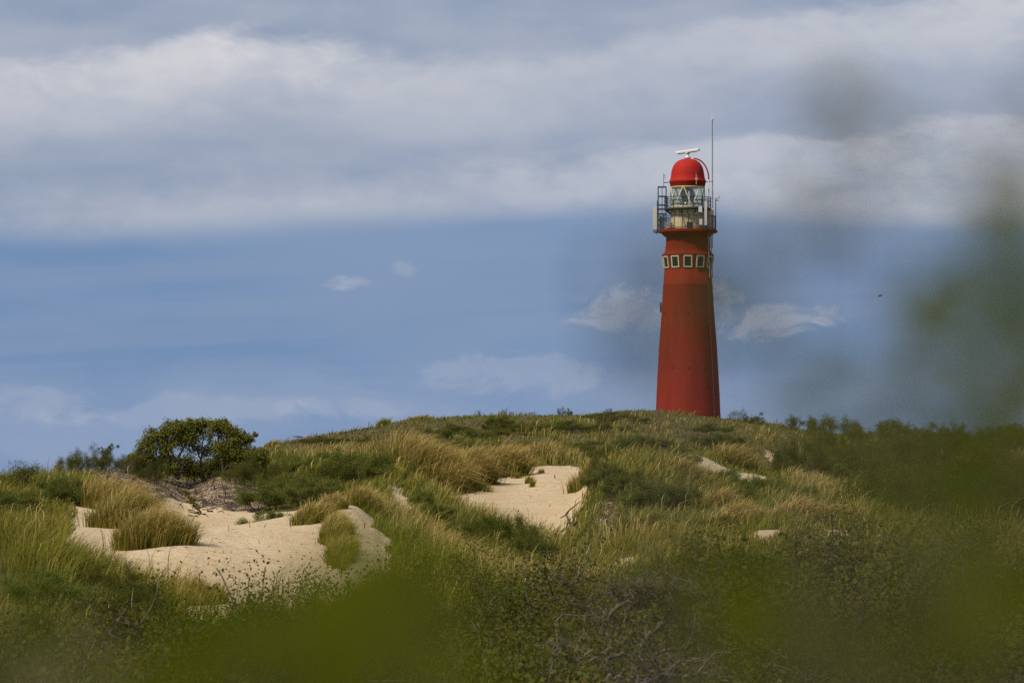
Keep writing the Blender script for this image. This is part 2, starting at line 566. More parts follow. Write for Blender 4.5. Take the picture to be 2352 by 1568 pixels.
cols = np.concatenate([-np.geomspace(1.6, .155, 45)[:-1], np.arange(-.155, .1551, 6.2e-4), np.geomspace(.155, 1.6, 45)[1:]])
drow = np.concatenate([np.geomspace(.6, 60, 40)[:-1], np.arange(60, 216, .62), np.arange(216, 360, 1.5), np.arange(360, 480, 8), np.geomspace(480, 26000, 40)])
NC, NR = len(cols), len(drow)
colpx = 1176 + cols / K


def smooth1(a, s):
    n = int(s * 3) + 1
    k_ = np.exp(-.5 * (np.arange(-n, n + 1) / s) ** 2)
    k_ /= k_.sum()
    return np.convolve(np.pad(a, n, mode='edge'), k_, 'valid')


KD, KZ = [], []
for d_, z_ in zip(D0, Z0):
    KD.append(np.full(NC, d_))
    KZ.append(z_ + (fbm(cols * 9 + 5, np.full(NC, d_ * .11), 3) - .5) * (.0 if d_ < 5 else 1.2))
for li, ln in enumerate(LINES):
    a = np.array(ln, float)
    py = np.interp(colpx, a[:, 0], a[:, 1])
    dd = np.interp(colpx, a[:, 0], a[:, 2])
    ins = (colpx > -290) & (colpx < 2640)
    py, dd = smooth1(py, 2.2), smooth1(dd, 4)
    # dunes go on with their own rise and fall outside the view
    away = np.clip(np.maximum(-100 - colpx, colpx - 2450) / 500, 0, 1)
    KD.append(dd)
    KZ.append(uv(1176, py)[1] * dd + away * (fbm(cols * 14, np.full(NC, li * 1.3), 9) - .45) * 5)
for d_, z_ in zip(D9, Z9):
    KD.append(np.full(NC, d_))
    KZ.append(np.full(NC, z_))
KD, KZ = np.array(KD), np.array(KZ)


def pchip(x, y, q):
    h = np.diff(x)
    s = np.diff(y) / h
    m = np.zeros_like(y)
    w1, w2 = 2 * h[1:] + h[:-1], h[1:] + 2 * h[:-1]
    ok = s[1:] * s[:-1] > 0
    with np.errstate(divide='ignore', invalid='ignore'):
        m[1:-1] = np.where(ok, (w1 + w2) / (w1 / s[:-1] + w2 / s[1:]), 0)
    m[0], m[-1] = s[0], s[-1]
    i = np.clip(np.searchsorted(x, q) - 1, 0, len(x) - 2)
    t = (q - x[i]) / h[i]
    return (y[i] * (1 + 2 * t) * (1 - t) ** 2 + m[i] * h[i] * t * (1 - t) ** 2 + y[i + 1] * t * t * (3 - 2 * t) + m[i + 1] * h[i] * t * t * (t - 1))


GZ = np.zeros((NR, NC))
for j in range(NC):
    GZ[:, j] = pchip(KD[:, j], KZ[:, j], drow)
GX = drow[:, None] * cols[None, :]
GY = np.repeat(drow[:, None], NC, 1)

SAND = [  # (polygon in the view, nearest, farthest)
    ([(110, 1262), (160, 1225), (172, 1150), (205, 1118), (240, 1150), (300, 1150), (352, 1160), (392, 1140), (430, 1112), (470, 1120), (520, 1150), (575, 1165), (590, 1185), (680, 1165), (790, 1140), (815, 1134), (832, 1150), (848, 1180), (872, 1215), (900, 1270), (905, 1330), (780, 1420), (430, 1430), (400, 1370), (300, 1330), (200, 1290)], 78, 152),
    ([(893, 1098), (912, 1104), (936, 1148), (955, 1185), (925, 1190), (905, 1150)], 117, 152),
    ([(1012, 1139), (1060, 1133), (1110, 1126), (1130, 1105), (1185, 1085), (1200, 1068), (1240, 1058), (1315, 1064), (1352, 1090), (1352, 1130), (1345, 1165), (1320, 1215), (1290, 1240), (1230, 1240), (1150, 1210), (1080, 1190)], 128, 214),
    ([(1588, 1034), (1625, 1050), (1690, 1080), (1758, 1090), (1762, 1122), (1690, 1130), (1630, 1116), (1590, 1086)], 168, 214),
    ([(1392, 1292), (1440, 1272), (1468, 1276), (1472, 1300), (1420, 1312)], 90, 106),
    ([(1706, 1232), (1736, 1214), (1772, 1210), (1800, 1222), (1780, 1238), (1738, 1248)], 90, 112),
    ([(1890, 1210), (1955, 1214), (1975, 1268), (1905, 1255)], 88, 114),
    ([(1990, 1215), (2072, 1240), (2076, 1280), (2010, 1268)], 88, 116),
    ([(1748, 1028), (1762, 1030), (1785, 1058), (1768, 1062)], 252, 310),
    ([(1600, 1158), (1650, 1160), (1660, 1180), (1610, 1178)], 110, 150),
    ([(85, 1082), (150, 1078), (165, 1106), (110, 1108)], 140, 200),
    ([(2260, 1285), (2352, 1280), (2360, 1312), (2270, 1305)], 85, 116),
]
LITTER = [([(215, 1075), (330, 1072), (420, 1108), (480, 1085), (600, 1085), (606, 1165), (540, 1172), (480, 1160), (440, 1150), (400, 1140), (350, 1158), (300, 1130), (240, 1118)], 134, 160),
          ([(1385, 1150), (1410, 1150), (1440, 1225), (1415, 1252), (1375, 1245), (1370, 1200)], 112, 146)]
HEATH = [([(600, 1040), (700, 1012), (850, 984), (1000, 968), (1130, 968), (1200, 1000), (1000, 1018), (880, 1034), (720, 1055)], 255, 345),
         ([(1520, 985), (1620, 985), (1720, 1005), (1790, 1060), (1770, 1088), (1690, 1070), (1600, 1035)], 215, 340),
         ([(1780, 1030), (1850, 1026), (1880, 1050), (1800, 1052)], 240, 300)]


def region(px, py, d, regs, jit=None):
    r = np.zeros(np.shape(px), bool)
    if jit is not None:
        px, py = px + jit[0], py + jit[1]
    for poly, a, b in regs:
        r |= inpoly(px, py, poly) & (d >= a) & (d <= b)
    return r


GPX, GPY = proj(GX, GY, GZ)
gj = ((fbm(GX * .9, GY * .9, 31) - .5) * 44, (fbm(GX * .9, GY * .9, 37) - .5) * 22)
gs = region(GPX, GPY, GY, SAND, gj).astype(float)
gl = region(GPX, GPY, GY, LITTER, gj).astype(float)


def blur2(a, n=1):
    for _ in range(n):
        p = np.pad(a, 1, mode='edge')
        a = (p[:-2, 1:-1] + p[2:, 1:-1] + p[1:-1, :-2] + p[1:-1, 2:] + 2 * p[1:-1, 1:-1]) / 6
    return a


gs, gl = blur2(gs, 2), blur2(gl, 2)
veg = 1 - gs
amp = np.interp(GY, [0, 5, 50, 90, 345, 380, 900], [0, .03, .3, .28, .55, .5, 3])
GZ = GZ + veg * amp * (fbm(GX * .22, GY * .16, 51, 4) - .5) + veg * .22 * np.minimum(1, GY / 60) * (fbm(GX * .8, GY * .5, 77, 3) - .5)
GZ = GZ + gs * .05 * (fbm(GX * 1.2, GY * .7, 61, 3) - .5) - gs * .06 + gl * .16 * (fbm(GX * 2.5, GY * 1.6, 63, 3) - .5)
GPX, GPY = proj(GX, GY, GZ)


def ground(u, d):
    """height of the ground at tangent u, distance d"""
    u, d = np.asarray(u, float), np.asarray(d, float)
    j = np.clip(np.searchsorted(cols, u) - 1, 0, NC - 2)
    i = np.clip(np.searchsorted(drow, d) - 1, 0, NR - 2)
    fu = np.clip((u - cols[j]) / (cols[j + 1] - cols[j]), 0, 1)
    fd = np.clip((d - drow[i]) / (drow[i + 1] - drow[i]), 0, 1)
    return (GZ[i, j] * (1 - fu) + GZ[i, j + 1] * fu) * (1 - fd) + (GZ[i + 1, j] * (1 - fu) + GZ[i + 1, j + 1] * fu) * fd


def on_ground(px, d):
    u = (px - 1176) * K
    return Vector((u * d, d, float(ground(u, d))))


def find_d(px, row, d0, d1):
    """distance between d0 and d1 at which the ground shows at this row of the view (nearest match)"""
    ds = np.linspace(d0, d1, 160)
    u = (px - 1176) * K
    z = ground(np.full(160, u), ds)
    return float(ds[np.argmin(np.abs(proj(u * ds, ds, z)[1] - row))])


def _ground(t, o):
    a = t.node('ShaderNodeAttribute')
    a.attribute_name = 'tint'
    s = t.node('ShaderNodeSeparateColor')
    t.put(s.inputs[0], a.outputs['Color'])
    geo = t.node('ShaderNodeNewGeometry').outputs['Position']
    nf, _ = t.noise(geo, 2.2, 6, .62)
    nm, _ = t.noise(geo, .35, 5, .55)
    nfine, _ = t.noise(geo, 16, 3, .6)
    sandm = t.sstep(t.math('ADD', s.outputs[0], t.math('MULTIPLY_ADD', nf, .7, -.35)), .35, .62)
    sand = t.mix(t.sstep(nm, .35, .68), (.490, .365, .212), (.540, .415, .258))
    sand = t.mix(t.math('MULTIPLY', t.sstep(nf, .52, .75), .35), sand, (.40, .31, .205))
    vo = t.node('ShaderNodeTexVoronoi')
    vo.inputs['Scale'].default_value = 1.5
    t.put(vo.inputs['Vector'], geo)
    pit = t.sstep(vo.outputs['Distance'], .22, .10)
    pit = t.math('MULTIPLY', pit, t.sstep(nm, .47, .58))
    specks = t.sstep(nfine, .68, .74)
    nx, _ = t.noise(geo, 1.1, 3, .55)
    sand = t.mix(t.math('MULTIPLY', t.sstep(nx, .50, .66), .14), sand, (.36, .275, .18))
    sand = t.mix(t.math('MULTIPLY', pit, .22), sand, (.27, .20, .13))
    sand = t.mix(t.math('MULTIPLY', specks, .28), sand, (.16, .11, .075))
    soil = t.mix(t.sstep(nf, .35, .65), (.062, .056, .020), (.115, .092, .036))
    lit = t.mix(t.sstep(nf, .44, .58), (.075, .055, .038), (.35, .26, .165))
    lit = t.mix(t.sstep(nfine, .52, .66), lit, (.06, .042, .030))
    cl = t.mix(sandm, soil, sand)
    cl = t.mix(t.sstep(t.math('ADD', s.outputs[1], t.math('MULTIPLY_ADD', nf, .6, -.3)), .35, .75), cl, lit)
    h = t.math('ADD', t.math('MULTIPLY', nf, .7), t.math('MULTIPLY', nfine, .10))
    h = t.math('SUBTRACT', h, t.math('MULTIPLY', pit, .45))
    b = bsdf(t, o, cl, .95, 0, h, .30, 1.0, .1)


M_ground = material('dune_sand_and_soil', _ground)
idx = np.arange(NR * NC).reshape(NR, NC)
quads = np.stack([idx[:-1, :-1], idx[:-1, 1:], idx[1:, 1:], idx[1:, :-1]], -1).reshape(-1, 4)
gcol = np.stack([gs, gl, np.zeros_like(gs)], -1).reshape(-1, 3)
g_ob = link('ground', np_mesh('ground', np.stack([GX, GY, GZ], -1).reshape(-1, 3), quads, M_ground, gcol, True))
tag(g_ob, kind='structure', label='rolling coastal dunes of pale sand and dry soil')

# ------------------------------------------------------------------ lighthouse
LD = 447.0
LU = float(uv(1580, 700)[0])
S = K * LD


def LZ(row):
    return float(uv(1580, row)[1]) * LD


BASE = LZ(976)
L = empty('lighthouse', (LU * LD, LD, BASE), 'tall tapering twelve-sided red lighthouse with cream lantern and red dome on the dune', 'lighthouse', rz=-math.atan(LU))
C15 = math.cos(math.pi / 12)


def rz(*pairs):
    return [(half * S, LZ(row) - BASE) for half, row in pairs]


def facet(pairs):
    return [(r / C15, z) for r, z in rz(*pairs)]


PH = math.pi / 12
MB().lathe(facet([(76.5, 978), (74, 950), (72, 900), (66.7, 800), (61.2, 731), (56.6, 655), (56.6, 654), (55.9, 653), (54, 619)]), 12, PH).build('tower_wall', M_red, L, True)
MB().lathe(facet([(54, 618.9), (58.6, 588)]), 12, PH).build('window_band', M_red, L)
MB().lathe(facet([(58.6, 587.9), (59.6, 587.4), (59.6, 586), (56, 583.5), (53.3, 580), (51.6, 574), (50.4, 562), (49.8, 546), (49.8, 544.2)]), 12, PH).build('upper_wall', M_red, L, True)
MB().lathe(facet([(50.5, 544), (52.5, 543.5), (53, 541), (56, 540), (57.5, 537), (61, 535.2)]), 24, PH).build('cornice', M_red, L)
MB().lathe(facet([(63, 535), (66, 534.5), (66, 529.5), (64.5, 528.8), (38, 528.6)]), 24, PH).build('gallery', M_red, L)
# windows: twelve facets, frame proud of the slope, pane set back
z0w, z1w = LZ(618.9) - BASE, LZ(588) - BASE
r0w, r1w = 54 * S, 58.6 * S
for i in range(12):
    th = -math.pi / 2 + i * math.pi / 6
    if math.sin(th) > .6:
        continue
    n = Vector((math.cos(th), math.sin(th), 0))
    ex = Vector((-math.sin(th), math.cos(th), 0))
    ey = (n * (r1w - r0w) + Vector((0, 0, z1w - z0w))).normalized()
    ez = ex.cross(ey)
    c0 = n * ((r0w + r1w) / 2) + Vector((0, 0, (z0w + z1w) / 2 + .02))
    M3 = Matrix((ex, ey, ez)).transposed()
    ww, hh, fw = 1.02, 1.40, .135
    fr = MB()
    for sx in (-1, 1):
        fr.box(c0 + ex * sx * (ww - fw) / 2 + ez * .04, (fw, hh, .14), M3)
        fr.box(c0 + ey * sx * (hh - fw) / 2 + ez * .038, (ww - 2 * fw - .004, fw, .13), M3)
    f_ob = fr.build('window', M_frame, L)
    MB().box(c0 + ez * .01, (ww - 2 * fw - .004, hh - 2 * fw - .004, .05), M3).build('pane', M_pane, f_ob)
# lantern
dz = lambda row: LZ(row) - BASE
MB().lathe(rz((39.2, 528.4), (39.2, 483.2)), 36).build('lantern_drum', M_cream, L)
MB().lathe([(9.5 * S, dz(528.4)), (9.5 * S, dz(484)), (10 * S, dz(483.8)), (10 * S, dz(482.5)), (0.2, dz(481.5))], 18, 0, (50.5 * S, 6 * S)).build('stair_turret', M_cream, L)
g2 = MB().lathe(rz((39.3, 483), (54, 482.6), (54.5, 481), (54, 479), (39.3, 478.8)), 36)
for i in range(16):
    th = i * math.pi / 8
    a = Vector((math.cos(th), math.sin(th), 0))
    g2.tube([a * 53 * S + Vector((0, 0, dz(482.8))), a * 39.5 * S + Vector((0, 0, dz(492)))], .05, 4)
g2.build('upper_gallery', M_dark, L)
MB().lathe(rz((39.4, 478.6), (39.6, 474.5), (38.6, 474)), 36).build('lantern_sill', M_cream, L)
MB().lathe(rz((38.8, 431.5), (39.8, 431), (39.8, 429.6), (38.6, 429.4)), 36).build('lantern_head', M_cream, L)
for i in range(12):
    a0, a1 = i * math.pi / 6 + PH, (i + 1) * math.pi / 6 + PH
    R = 38.8 * S
    p = [(R * math.cos(a), R * math.sin(a), z) for a in (a0, a1) for z in (dz(474), dz(431.5))]
    pm = MB().add(p, [(0, 2, 3, 1)])
    pm.build('lantern_pane', M_glass, L)
    b0 = Vector((R * 1.008 * math.cos(a0), R * 1.008 * math.sin(a0), dz(474)))
    b1 = Vector((R * 1.008 * math.cos(a0), R * 1.008 * math.sin(a0), dz(431.5)))
    am = (a0 + a1) / 2
    sgn = 1 if i % 2 else -1
    q0 = am - sgn * .23
    q1 = am + sgn * .23
    MB().tube([(R * 1.012 * math.cos(q0 + (q1 - q0) * k_ / 4), R * 1.012 * math.sin(q0 + (q1 - q0) * k_ / 4), dz(474) + (dz(431.5) - dz(474)) * k_ / 4) for k_ in range(5)], .065, 4).build('glazing_bar', M_cream, L)
MB().lathe([(0.9, dz(478.5)), (0.9, dz(466)), (.6, dz(464)), (.65, dz(461)), (.82, dz(452)), (.85, dz(444)), (.66, dz(436)), (.25, dz(432))], 20).build('lens', M_lens, L, True)
MB().lathe(rz((39.4, 429.2), (39.8, 428), (41.5, 420.5), (42.8, 418.5)), 36).build('dome_gutter', M_red, L, True)
MB().lathe(rz((43, 418.3), (43, 417), (40.8, 413), (39.2, 408), (38.4, 402), (37.6, 396), (36, 388), (33, 381), (28, 374), (21, 369), (13, 366), (6, 364.6), (5, 364)), 36).build('dome', M_dome, L, True)
# railings of both galleries
def railing(R, zb, zt, nb, rails, post_every):
    m = MB()
    for z in rails:
        m.ring(R, z, .045, 40)
    for i in range(nb):
        th = 2 * math.pi * i / nb + .02
        big = i % post_every == 0
        m.tube([(R * math.cos(th), R * math.sin(th), zb), (R * math.cos(th), R * math.sin(th), zt + (.12 if big else 0))], .06 if big else .016, 4)
    return m


railing(64.2 * S, dz(528.4), dz(497.5), 108, (dz(497.5), dz(526)), 9).build('gallery_railing', M_dark, L)
railing(52.5 * S, dz(479), dz(454.5), 14, (dz(454.5), dz(463), dz(472)), 1).build('upper_railing', M_dark, L)
# conductor, pipes, ladder on the shaft
m = MB()
th = -math.pi / 2 + math.asin(.80)
pts = []
for row, half in ((950, 74), (900, 72), (800, 66.7), (731, 61.2), (655, 57.4)):
    r_ = half * S * 1.012
    pts.append((r_ * math.cos(th), r_ * math.sin(th), dz(row)))
m.tube(pts, .035, 5)
m.build('conductor_cable', M_cable, L)
m = MB()
for k_ in (0, .35):
    r_ = 59.8 * S
    x_ = 50 * S + k_
    y_ = -math.sqrt(max(.1, r_ ** 2 - x_ ** 2)) - .25
    m.tube([(x_, y_, dz(640)), (x_ - .2, y_, dz(530))], .05, 5)
m.build('cable_riser', M_cable, L)
m = MB()
for sx in (-.13, .16):
    m.tube([(53.6 * S + sx, -1.6, dz(572)), (53.6 * S + sx, -1.6, dz(529))], .04, 4)
for i in range(12):
    z = dz(571) + i * .18
    m.tube([(53.6 * S - .13, -1.6, z), (53.6 * S + .16, -1.6, z)], .025, 4)
m.build('ladder', M_steel, L)
MB().box((-62.2 * S, -.3, dz(706)), (.22, .5, 1.1)).build('vent', M_dark, L)
for row, half in ((845, 69.3), (720, 60.6)):
    for i in range(-2, 3):
        th = -math.pi / 2 + i * math.pi / 6
        MB().box((half * S * math.cos(th), half * S * math.sin(th), dz(row)), (.16, .16, .14)).build('tie_plate', M_dark, L)


def onL(x, y, z):
    """point in lighthouse coordinates -> world"""
    return L.matrix_basis @ Vector((x, y, z))


def fixture(name, label, cat, x, y, row, group=None):
    return empty(name, onL(x, y, dz(row)), label, cat, group, rz=-math.atan(LU))


def dx(zx):
    """x of the enlarged lantern view -> metres from the axis"""
    return (zx - 540) / 3.921 / 1.0884 * S


def drow_(zy):
    return (280 + zy / 3.921) / 1.0884


def hz(za, zb):
    return (zb - za) / 3.921 / 1.0884 * S


# radar scanner
r = fixture('radar_scanner', 'long white bar-shaped radar scanner tilted across the top of the red dome', 'radar', 0, 0, 364.2)
MB().lathe([(.36, 0), (.34, .18), (.2, .3), (.16, .55), (.3, .6), (.3, .68)], 14).build('pedestal', M_white, r, True)
bar = MB()
a = Vector((1.32, -2.0, 0)).normalized()
Mr = Matrix((a, Vector((-a.y, a.x, 0)), Vector((0, 0, 1)))).transposed()
prof = [(-.2, .05), (.18, .07), (.24, .2), (.2, .32), (-.16, .35), (-.22, .2)]
vs, fs = [], []
for k_, (t_, sc_) in enumerate(((-2.4, .55), (-2.3, 1), (2.3, 1), (2.4, .6))):
    for (yy, zz) in prof:
        vs.append(Mr @ Vector((t_, yy * sc_, .86 + (zz - .2) * sc_)))
for k_ in range(3):
    for j in range(6):
        fs.append((k_ * 6 + j, k_ * 6 + (j + 1) % 6, k_ * 6 + 6 + (j + 1) % 6, k_ * 6 + 6 + j))
fs += [tuple(range(6))[::-1], tuple(18 + j for j in range(6))]
bar.add(vs, fs).build('scanner_bar', M_white, r)
MB().box(Vector((0, 0, .655)) + Mr @ Vector((0, -.03, 0)), (4.0, .2, .04), Mr).build('red_band', M_dome, r)
# tall mast with struts
r = fixture('antenna_mast', 'tall thin lattice antenna mast rising beside the red dome', 'mast', dx(783), -1.0, 479)
m = MB()
h = hz(95, 950)
for sx, sy in ((-.06, 0), (.06, 0), (0, .1)):
    m.tube([(sx, sy, 0), (sx * .6, sy * .6, h)], .022, 4)
for i in range(30):
    z = h * i / 30
    m.tube([(-.06, 0, z), (.06, 0, z + h / 60), (0, .1, z + h / 30)], .014, 3)
m.build('pole', M_steel, r)
MB().lathe([(.04, h), (.06, h + .1), (.16, h + .12), (.16, h + .22), (.03, h + .25)], 10).build('cap', M_white, r)
m = MB()
for q in range(4):
    m.tube([(.12 * math.cos(q * 1.57), .12 * math.sin(q * 1.57), h + .2), (.13 * math.cos(q * 1.57), .13 * math.sin(q * 1.57), h + .8)], .012, 3)
m.build('whip', M_white, r)
MB().tube([(0, 0, hz(690, 950)), (dx(712) - dx(783), .6, hz(690, 950))], .045, 5).build('strut', M_dark, r)
# red curved pipe over the dome
r = fixture('curved_pipe', 'red pipe curving from the dome top down its flank to the gallery', 'pipe', dx(600), -.9, 366)
arc = []
for t_ in np.linspace(0, 1, 14):
    qa = math.pi / 2 * t_
    arc.append((dx(600) * 0 + (dx(747) - dx(600)) * math.sin(qa), -.3 * t_, (math.cos(qa) - 1) * hz(478, 685)))
MB().tube(arc, .085, 6).build('pipe_arc', M_dome, r, True)
MB().tube([arc[-1], (arc[-1][0], -.3, -hz(478, 950))], .07, 6).build('downpipe', M_cream, r)
MB().box((arc[-1][0], -.3, -hz(478, 775)), (.24, .24, .3)).build('joint_box', M_cream, r)
# lattice frame at the left
r = fixture('lattice_frame', 'dark steel lattice frame standing on the left of the gallery', 'frame', dx(289), -.2, 528.3)
m = MB()
h = hz(740, 1160)
w2 = hz(250, 328) / 2
for sx in (-w2, 0, w2):
    for sy in (-.5, .5):
        if sx == 0 and sy > 0:
            continue
        m.tube([(sx, sy, 0), (sx, sy, h)], .06 if sx else .035, 4)
for zf in (738, 830, 915, 955, 1003, 1060):
    z = h - hz(740, zf)
    for sy in (-.5, .5):
        m.tube([(-w2, sy, z), (w2, sy, z)], .055, 4)
    for sx in (-w2, w2):
        m.tube([(sx, -.5, z), (sx, .5, z)], .05, 4)
m.build('frame', M_dark, r)
# thin rod at the left of the dome
r = fixture('lightning_rod', 'thin rod with a small vane on a bracket left of the dome', 'rod', dx(304), 0, drow_(745))
MB().tube([(0, 0, 0), (0, 0, hz(608, 745))], .04, 4).build('rod', M_steel, r)
MB().tube([(0, 0, hz(690, 745)), (dx(352) - dx(304), 0, hz(690, 745))], .055, 4).build('bracket', M_dark, r)
MB().tube([(-.1, 0, hz(605, 745)), (.18, 0, hz(622, 745)), (.16, 0, hz(655, 745))], .03, 4).build('vane', M_dark, r)
# panel antennas
r = fixture('panel_antenna', 'pale pink-grey panel antenna hanging out at the left of the gallery', 'antenna', dx(218), -.4, drow_(1155))
MB().box((0, 0, hz(925, 1155) / 2), (hz(197, 238), .35, hz(925, 1155))).build('panel', M_grey, r)
MB().tube([(dx(243) - dx(218), .3, -.2), (dx(243) - dx(218), .3, hz(868, 1155))], .07, 5).build('mounting_pole', M_dark, r)
m = MB()
for k_ in range(4):
    m.tube([(-.2 + .13 * k_, 0, 0), (-.15 + .12 * k_, .05, -.3 - .08 * (k_ % 2)), (.15 + .05 * k_, .2, -.42), (.32, .3, -.1 + .05 * k_), (.45, .4, .5)], .035, 4)
m.build('cable', M_dark, r)
for zf in (960, 1110):
    m = MB().box((.28, .25, hz(zf, 1155)), (.5, .12, .1))
    m.tube([(.3, .3, hz(zf, 1155)), (dx(262) - dx(218), .5, hz(zf, 1155))], .05, 4)
    m.build('clamp', M_steel, r)
r = fixture('panel_antenna', 'slim white panel antenna upright in front of the cream stair turret', 'antenna', dx(715), -3.35, drow_(1130))
MB().box((0, 0, hz(897, 1130) / 2), (hz(703, 727), .25, hz(897, 1130))).build('panel', M_grey, r)
MB().tube([(0, .25, -.25), (0, .25, hz(915, 1130))], .05, 5).build('mounting_pole', M_dark, r)
for (x0, x1, y0, y1, lab) in ((645, 680, 945, 1003, 'upper of two small white boxes on the lantern front'), (652, 683, 1068, 1125, 'lower of two small white boxes behind the gallery railing')):
    r = fixture('equipment_box', lab, 'box', dx((x0 + x1) / 2), -3.4 if y0 < 1000 else -3.1, drow_(y1), 'white boxes on the gallery')
    MB().box((0, 0, hz(y0, y1) / 2), (hz(x0, x1), .3, hz(y0, y1))).build('housing', M_white, r)
    MB().tube([(0, .17, -.6), (0, .17, hz(y0, y1) * .6)], .04, 4).build('post', M_dark, r)
r = fixture('whip_antenna', 'short white whip antenna standing upright before the lantern glass', 'antenna', dx(554), -3.3, drow_(1065))
MB().tube([(0, 0, hz(950, 1065)), (0, 0, hz(798, 1065))], .055, 6).build('whip', M_white, r)
MB().tube([(.06, .1, 0), (.06, .1, hz(975, 1065)), (0, 0, hz(945, 1065))], .05, 5).build('mount', M_dark, r)
r = fixture('sensor_mast', 'slender mast with side arm and sensor at the right end of the gallery', 'mast', dx(815), -.5, drow_(1150))
MB().tube([(0, 0, 0), (0, 0, hz(850, 1150))], .05, 5).build('pole', M_dark, r)
m = MB()
for zf in (852, 872):
    m.tube([(0, 0, hz(zf, 1150)), (.34, 0, hz(zf, 1150))], .035, 4)
m.build('arm', M_dark, r)
MB().lathe([(.04, hz(885, 1150)), (.05, hz(845, 1150)), (.1, hz(838, 1150)), (.1, hz(822, 1150)), (.02, hz(818, 1150))], 8, 0, (.36, 0)).build('sensor', M_cream, r)
r = fixture('camera_post', 'thin pale post with a dark camera head in front of the dome', 'camera', dx(625), -2.35, drow_(728))
MB().tube([(0, 0, 0), (0, 0, hz(610, 728))], .045, 5).build('post', M_cable, r)
MB().box((-.02, -.1, hz(600, 728)), (.26, .35, .2)).build('camera_head', M_dark, r)
MB().box((0, .05, hz(672, 728)), (.34, .2, .2)).build('junction', M_cable, r)
r = fixture('cable_coil', 'pale heap of coiled cable on the left of the gallery floor', 'cable', dx(362), -2.1, 528.3)
m = MB()
for k_ in range(9):
    R = .45 - .02 * k_
    m.ring(R * (1 + .15 * math.sin(k_ * 2.1)), .05 + .08 * k_, .05, 16, (.12 * math.sin(k_ * 1.7), .1 * math.cos(k_ * 2.3)))
m.build('coil', M_cable, r)
r = fixture('generator_crate', 'dark crate standing behind the middle of the gallery railing', 'crate', dx(560), -2.75, 528.3)
MB().box((0, 0, .38), (.72, .4, .7)).build('casing', M_dark, r)
MB().box((-.52, -.02, .28), (.2, .2, .3)).build('blue_can', M_blue, r)
for xx in (-.3, .3):
    MB().box((xx, 0, .755), (.05, .38, .05)).build('handle', M_steel, r)
r = fixture('porthole_lamp', 'round cream bulkhead lamp on the lantern drum wall', 'lamp', dx(626), -1.85, drow_(1005))
MB().lathe([(.05, -.3), (.2, -.2), (.24, 0), (.2, .2), (.05, .3)], 12).build('housing', M_cream, r, True)
MB().tube([(0, .1, .2), (-.25, .3, .5), (-.3, .6, .8)], .04, 4).build('conduit', M_dark, r)
r = fixture('drain_pipe', 'dark double pipe running down the front of the cream drum', 'pipe', dx(485), -2.35, 528)
MB().tube([(0, 0, 0), (0, .35, hz(950, 1150))], .05, 4).build('pipe', M_dark, r)
MB().tube([(-.3, 0, hz(1040, 1150)), (-.3, .3, hz(950, 1150))], .04, 4).build('pipe', M_dark, r)

# ------------------------------------------------------------------ bushes and trees
def unit(v):
    return v / (np.linalg.norm(v, axis=-1, keepdims=True) + 1e-9)


def leaf_quads(P, ln, wd, jitter_col, up=.35, r_=rng):
    """diamond leaves, loosely facing up and out"""
    n = len(P)
    a = unit(r_.normal(0, 1, (n, 3)))
    nn = unit(r_.normal(0, 1, (n, 3)) + np.array([0, -.35, up]) * 2.4)
    b = unit(np.cross(nn, a))
    a = np.cross(b, nn)
    L_ = (ln * (.65 + .7 * r_.random(n)))[:, None] / 2
    W_ = (wd * (.65 + .7 * r_.random(n)))[:, None] / 2
    V = np.stack([P - a * L_, P + b * W_ - a * L_ * .1, P + a * L_, P - b * W_ - a * L_ * .1], 1).reshape(-1, 3)
    F = np.arange(n * 4, dtype=np.int32).reshape(-1, 4)
    CC = np.repeat(jitter_col, 4, 0)
    return V, F, CC


def leaf_tint(n, r_=rng, yellow=.12, brown=.06):
    v = (.85 + .3 * r_.random(n))[:, None] * np.ones((n, 3))
    k_ = r_.random(n)
    v[k_ < yellow] *= np.array([1.45, 1.25, .9])
    v[(k_ >= yellow) & (k_ < yellow + brown)] *= np.array([1.3, .8, .7])
    return v


def skeleton(r_, H, W_, stems, levels=3, wind=.25, gnarl=.25):
    segs, tips = [], []

    def grow(p, d, ln, rad, lev):
        pts, rads = [p.copy()], [rad]
        ns = 4
        for i in range(ns):
            d = d + r_.normal(0, gnarl, 3) + np.array([wind * .12, 0, .05])
            d = d / np.linalg.norm(d)
            p = p + d * ln / ns
            pts.append(p.copy())
            rads.append(rad * (1 - .55 * (i + 1) / ns))
        segs.append((pts, rads, lev))
        if lev >= levels - 1:
            tips.extend([(q, lev) for q in pts[2:]])
        else:
            tips.append((pts[-1], lev))
        if lev < levels:
            for k_ in range(r_.integers(3, 5)):
                j = r_.integers(2, ns + 1)
                nd = d + r_.normal(0, .62, 3)
                nd[2] = abs(nd[2]) * .55 + .12
                nd = nd / np.linalg.norm(nd)
                grow(pts[j], nd, ln * r_.uniform(.5, .72), rads[j] * .7, lev + 1)
    for s_ in range(stems):
        q = 2 * math.pi * (s_ + r_.random()) / stems
        out_ = np.array([math.cos(q) * W_ / H * .62, math.sin(q) * W_ / H * .62, .75])
        out_ /= np.linalg.norm(out_)
        grow(np.array([math.cos(q) * .12 * W_, math.sin(q) * .12 * W_, -.12]), out_, H * .48, .035 * H / 2, 0)
    return segs, tips


def stems_mesh(segs, name, mat, lev_max=9, n=4, fat=1.0):
    m = MB()
    for pts, rads, lev in segs:
        if lev <= lev_max:
            m.tube(pts, [max(x * fat, .006) for x in rads], 3 if lev > 1 else n, False)
    return m.mesh(name, mat, True)


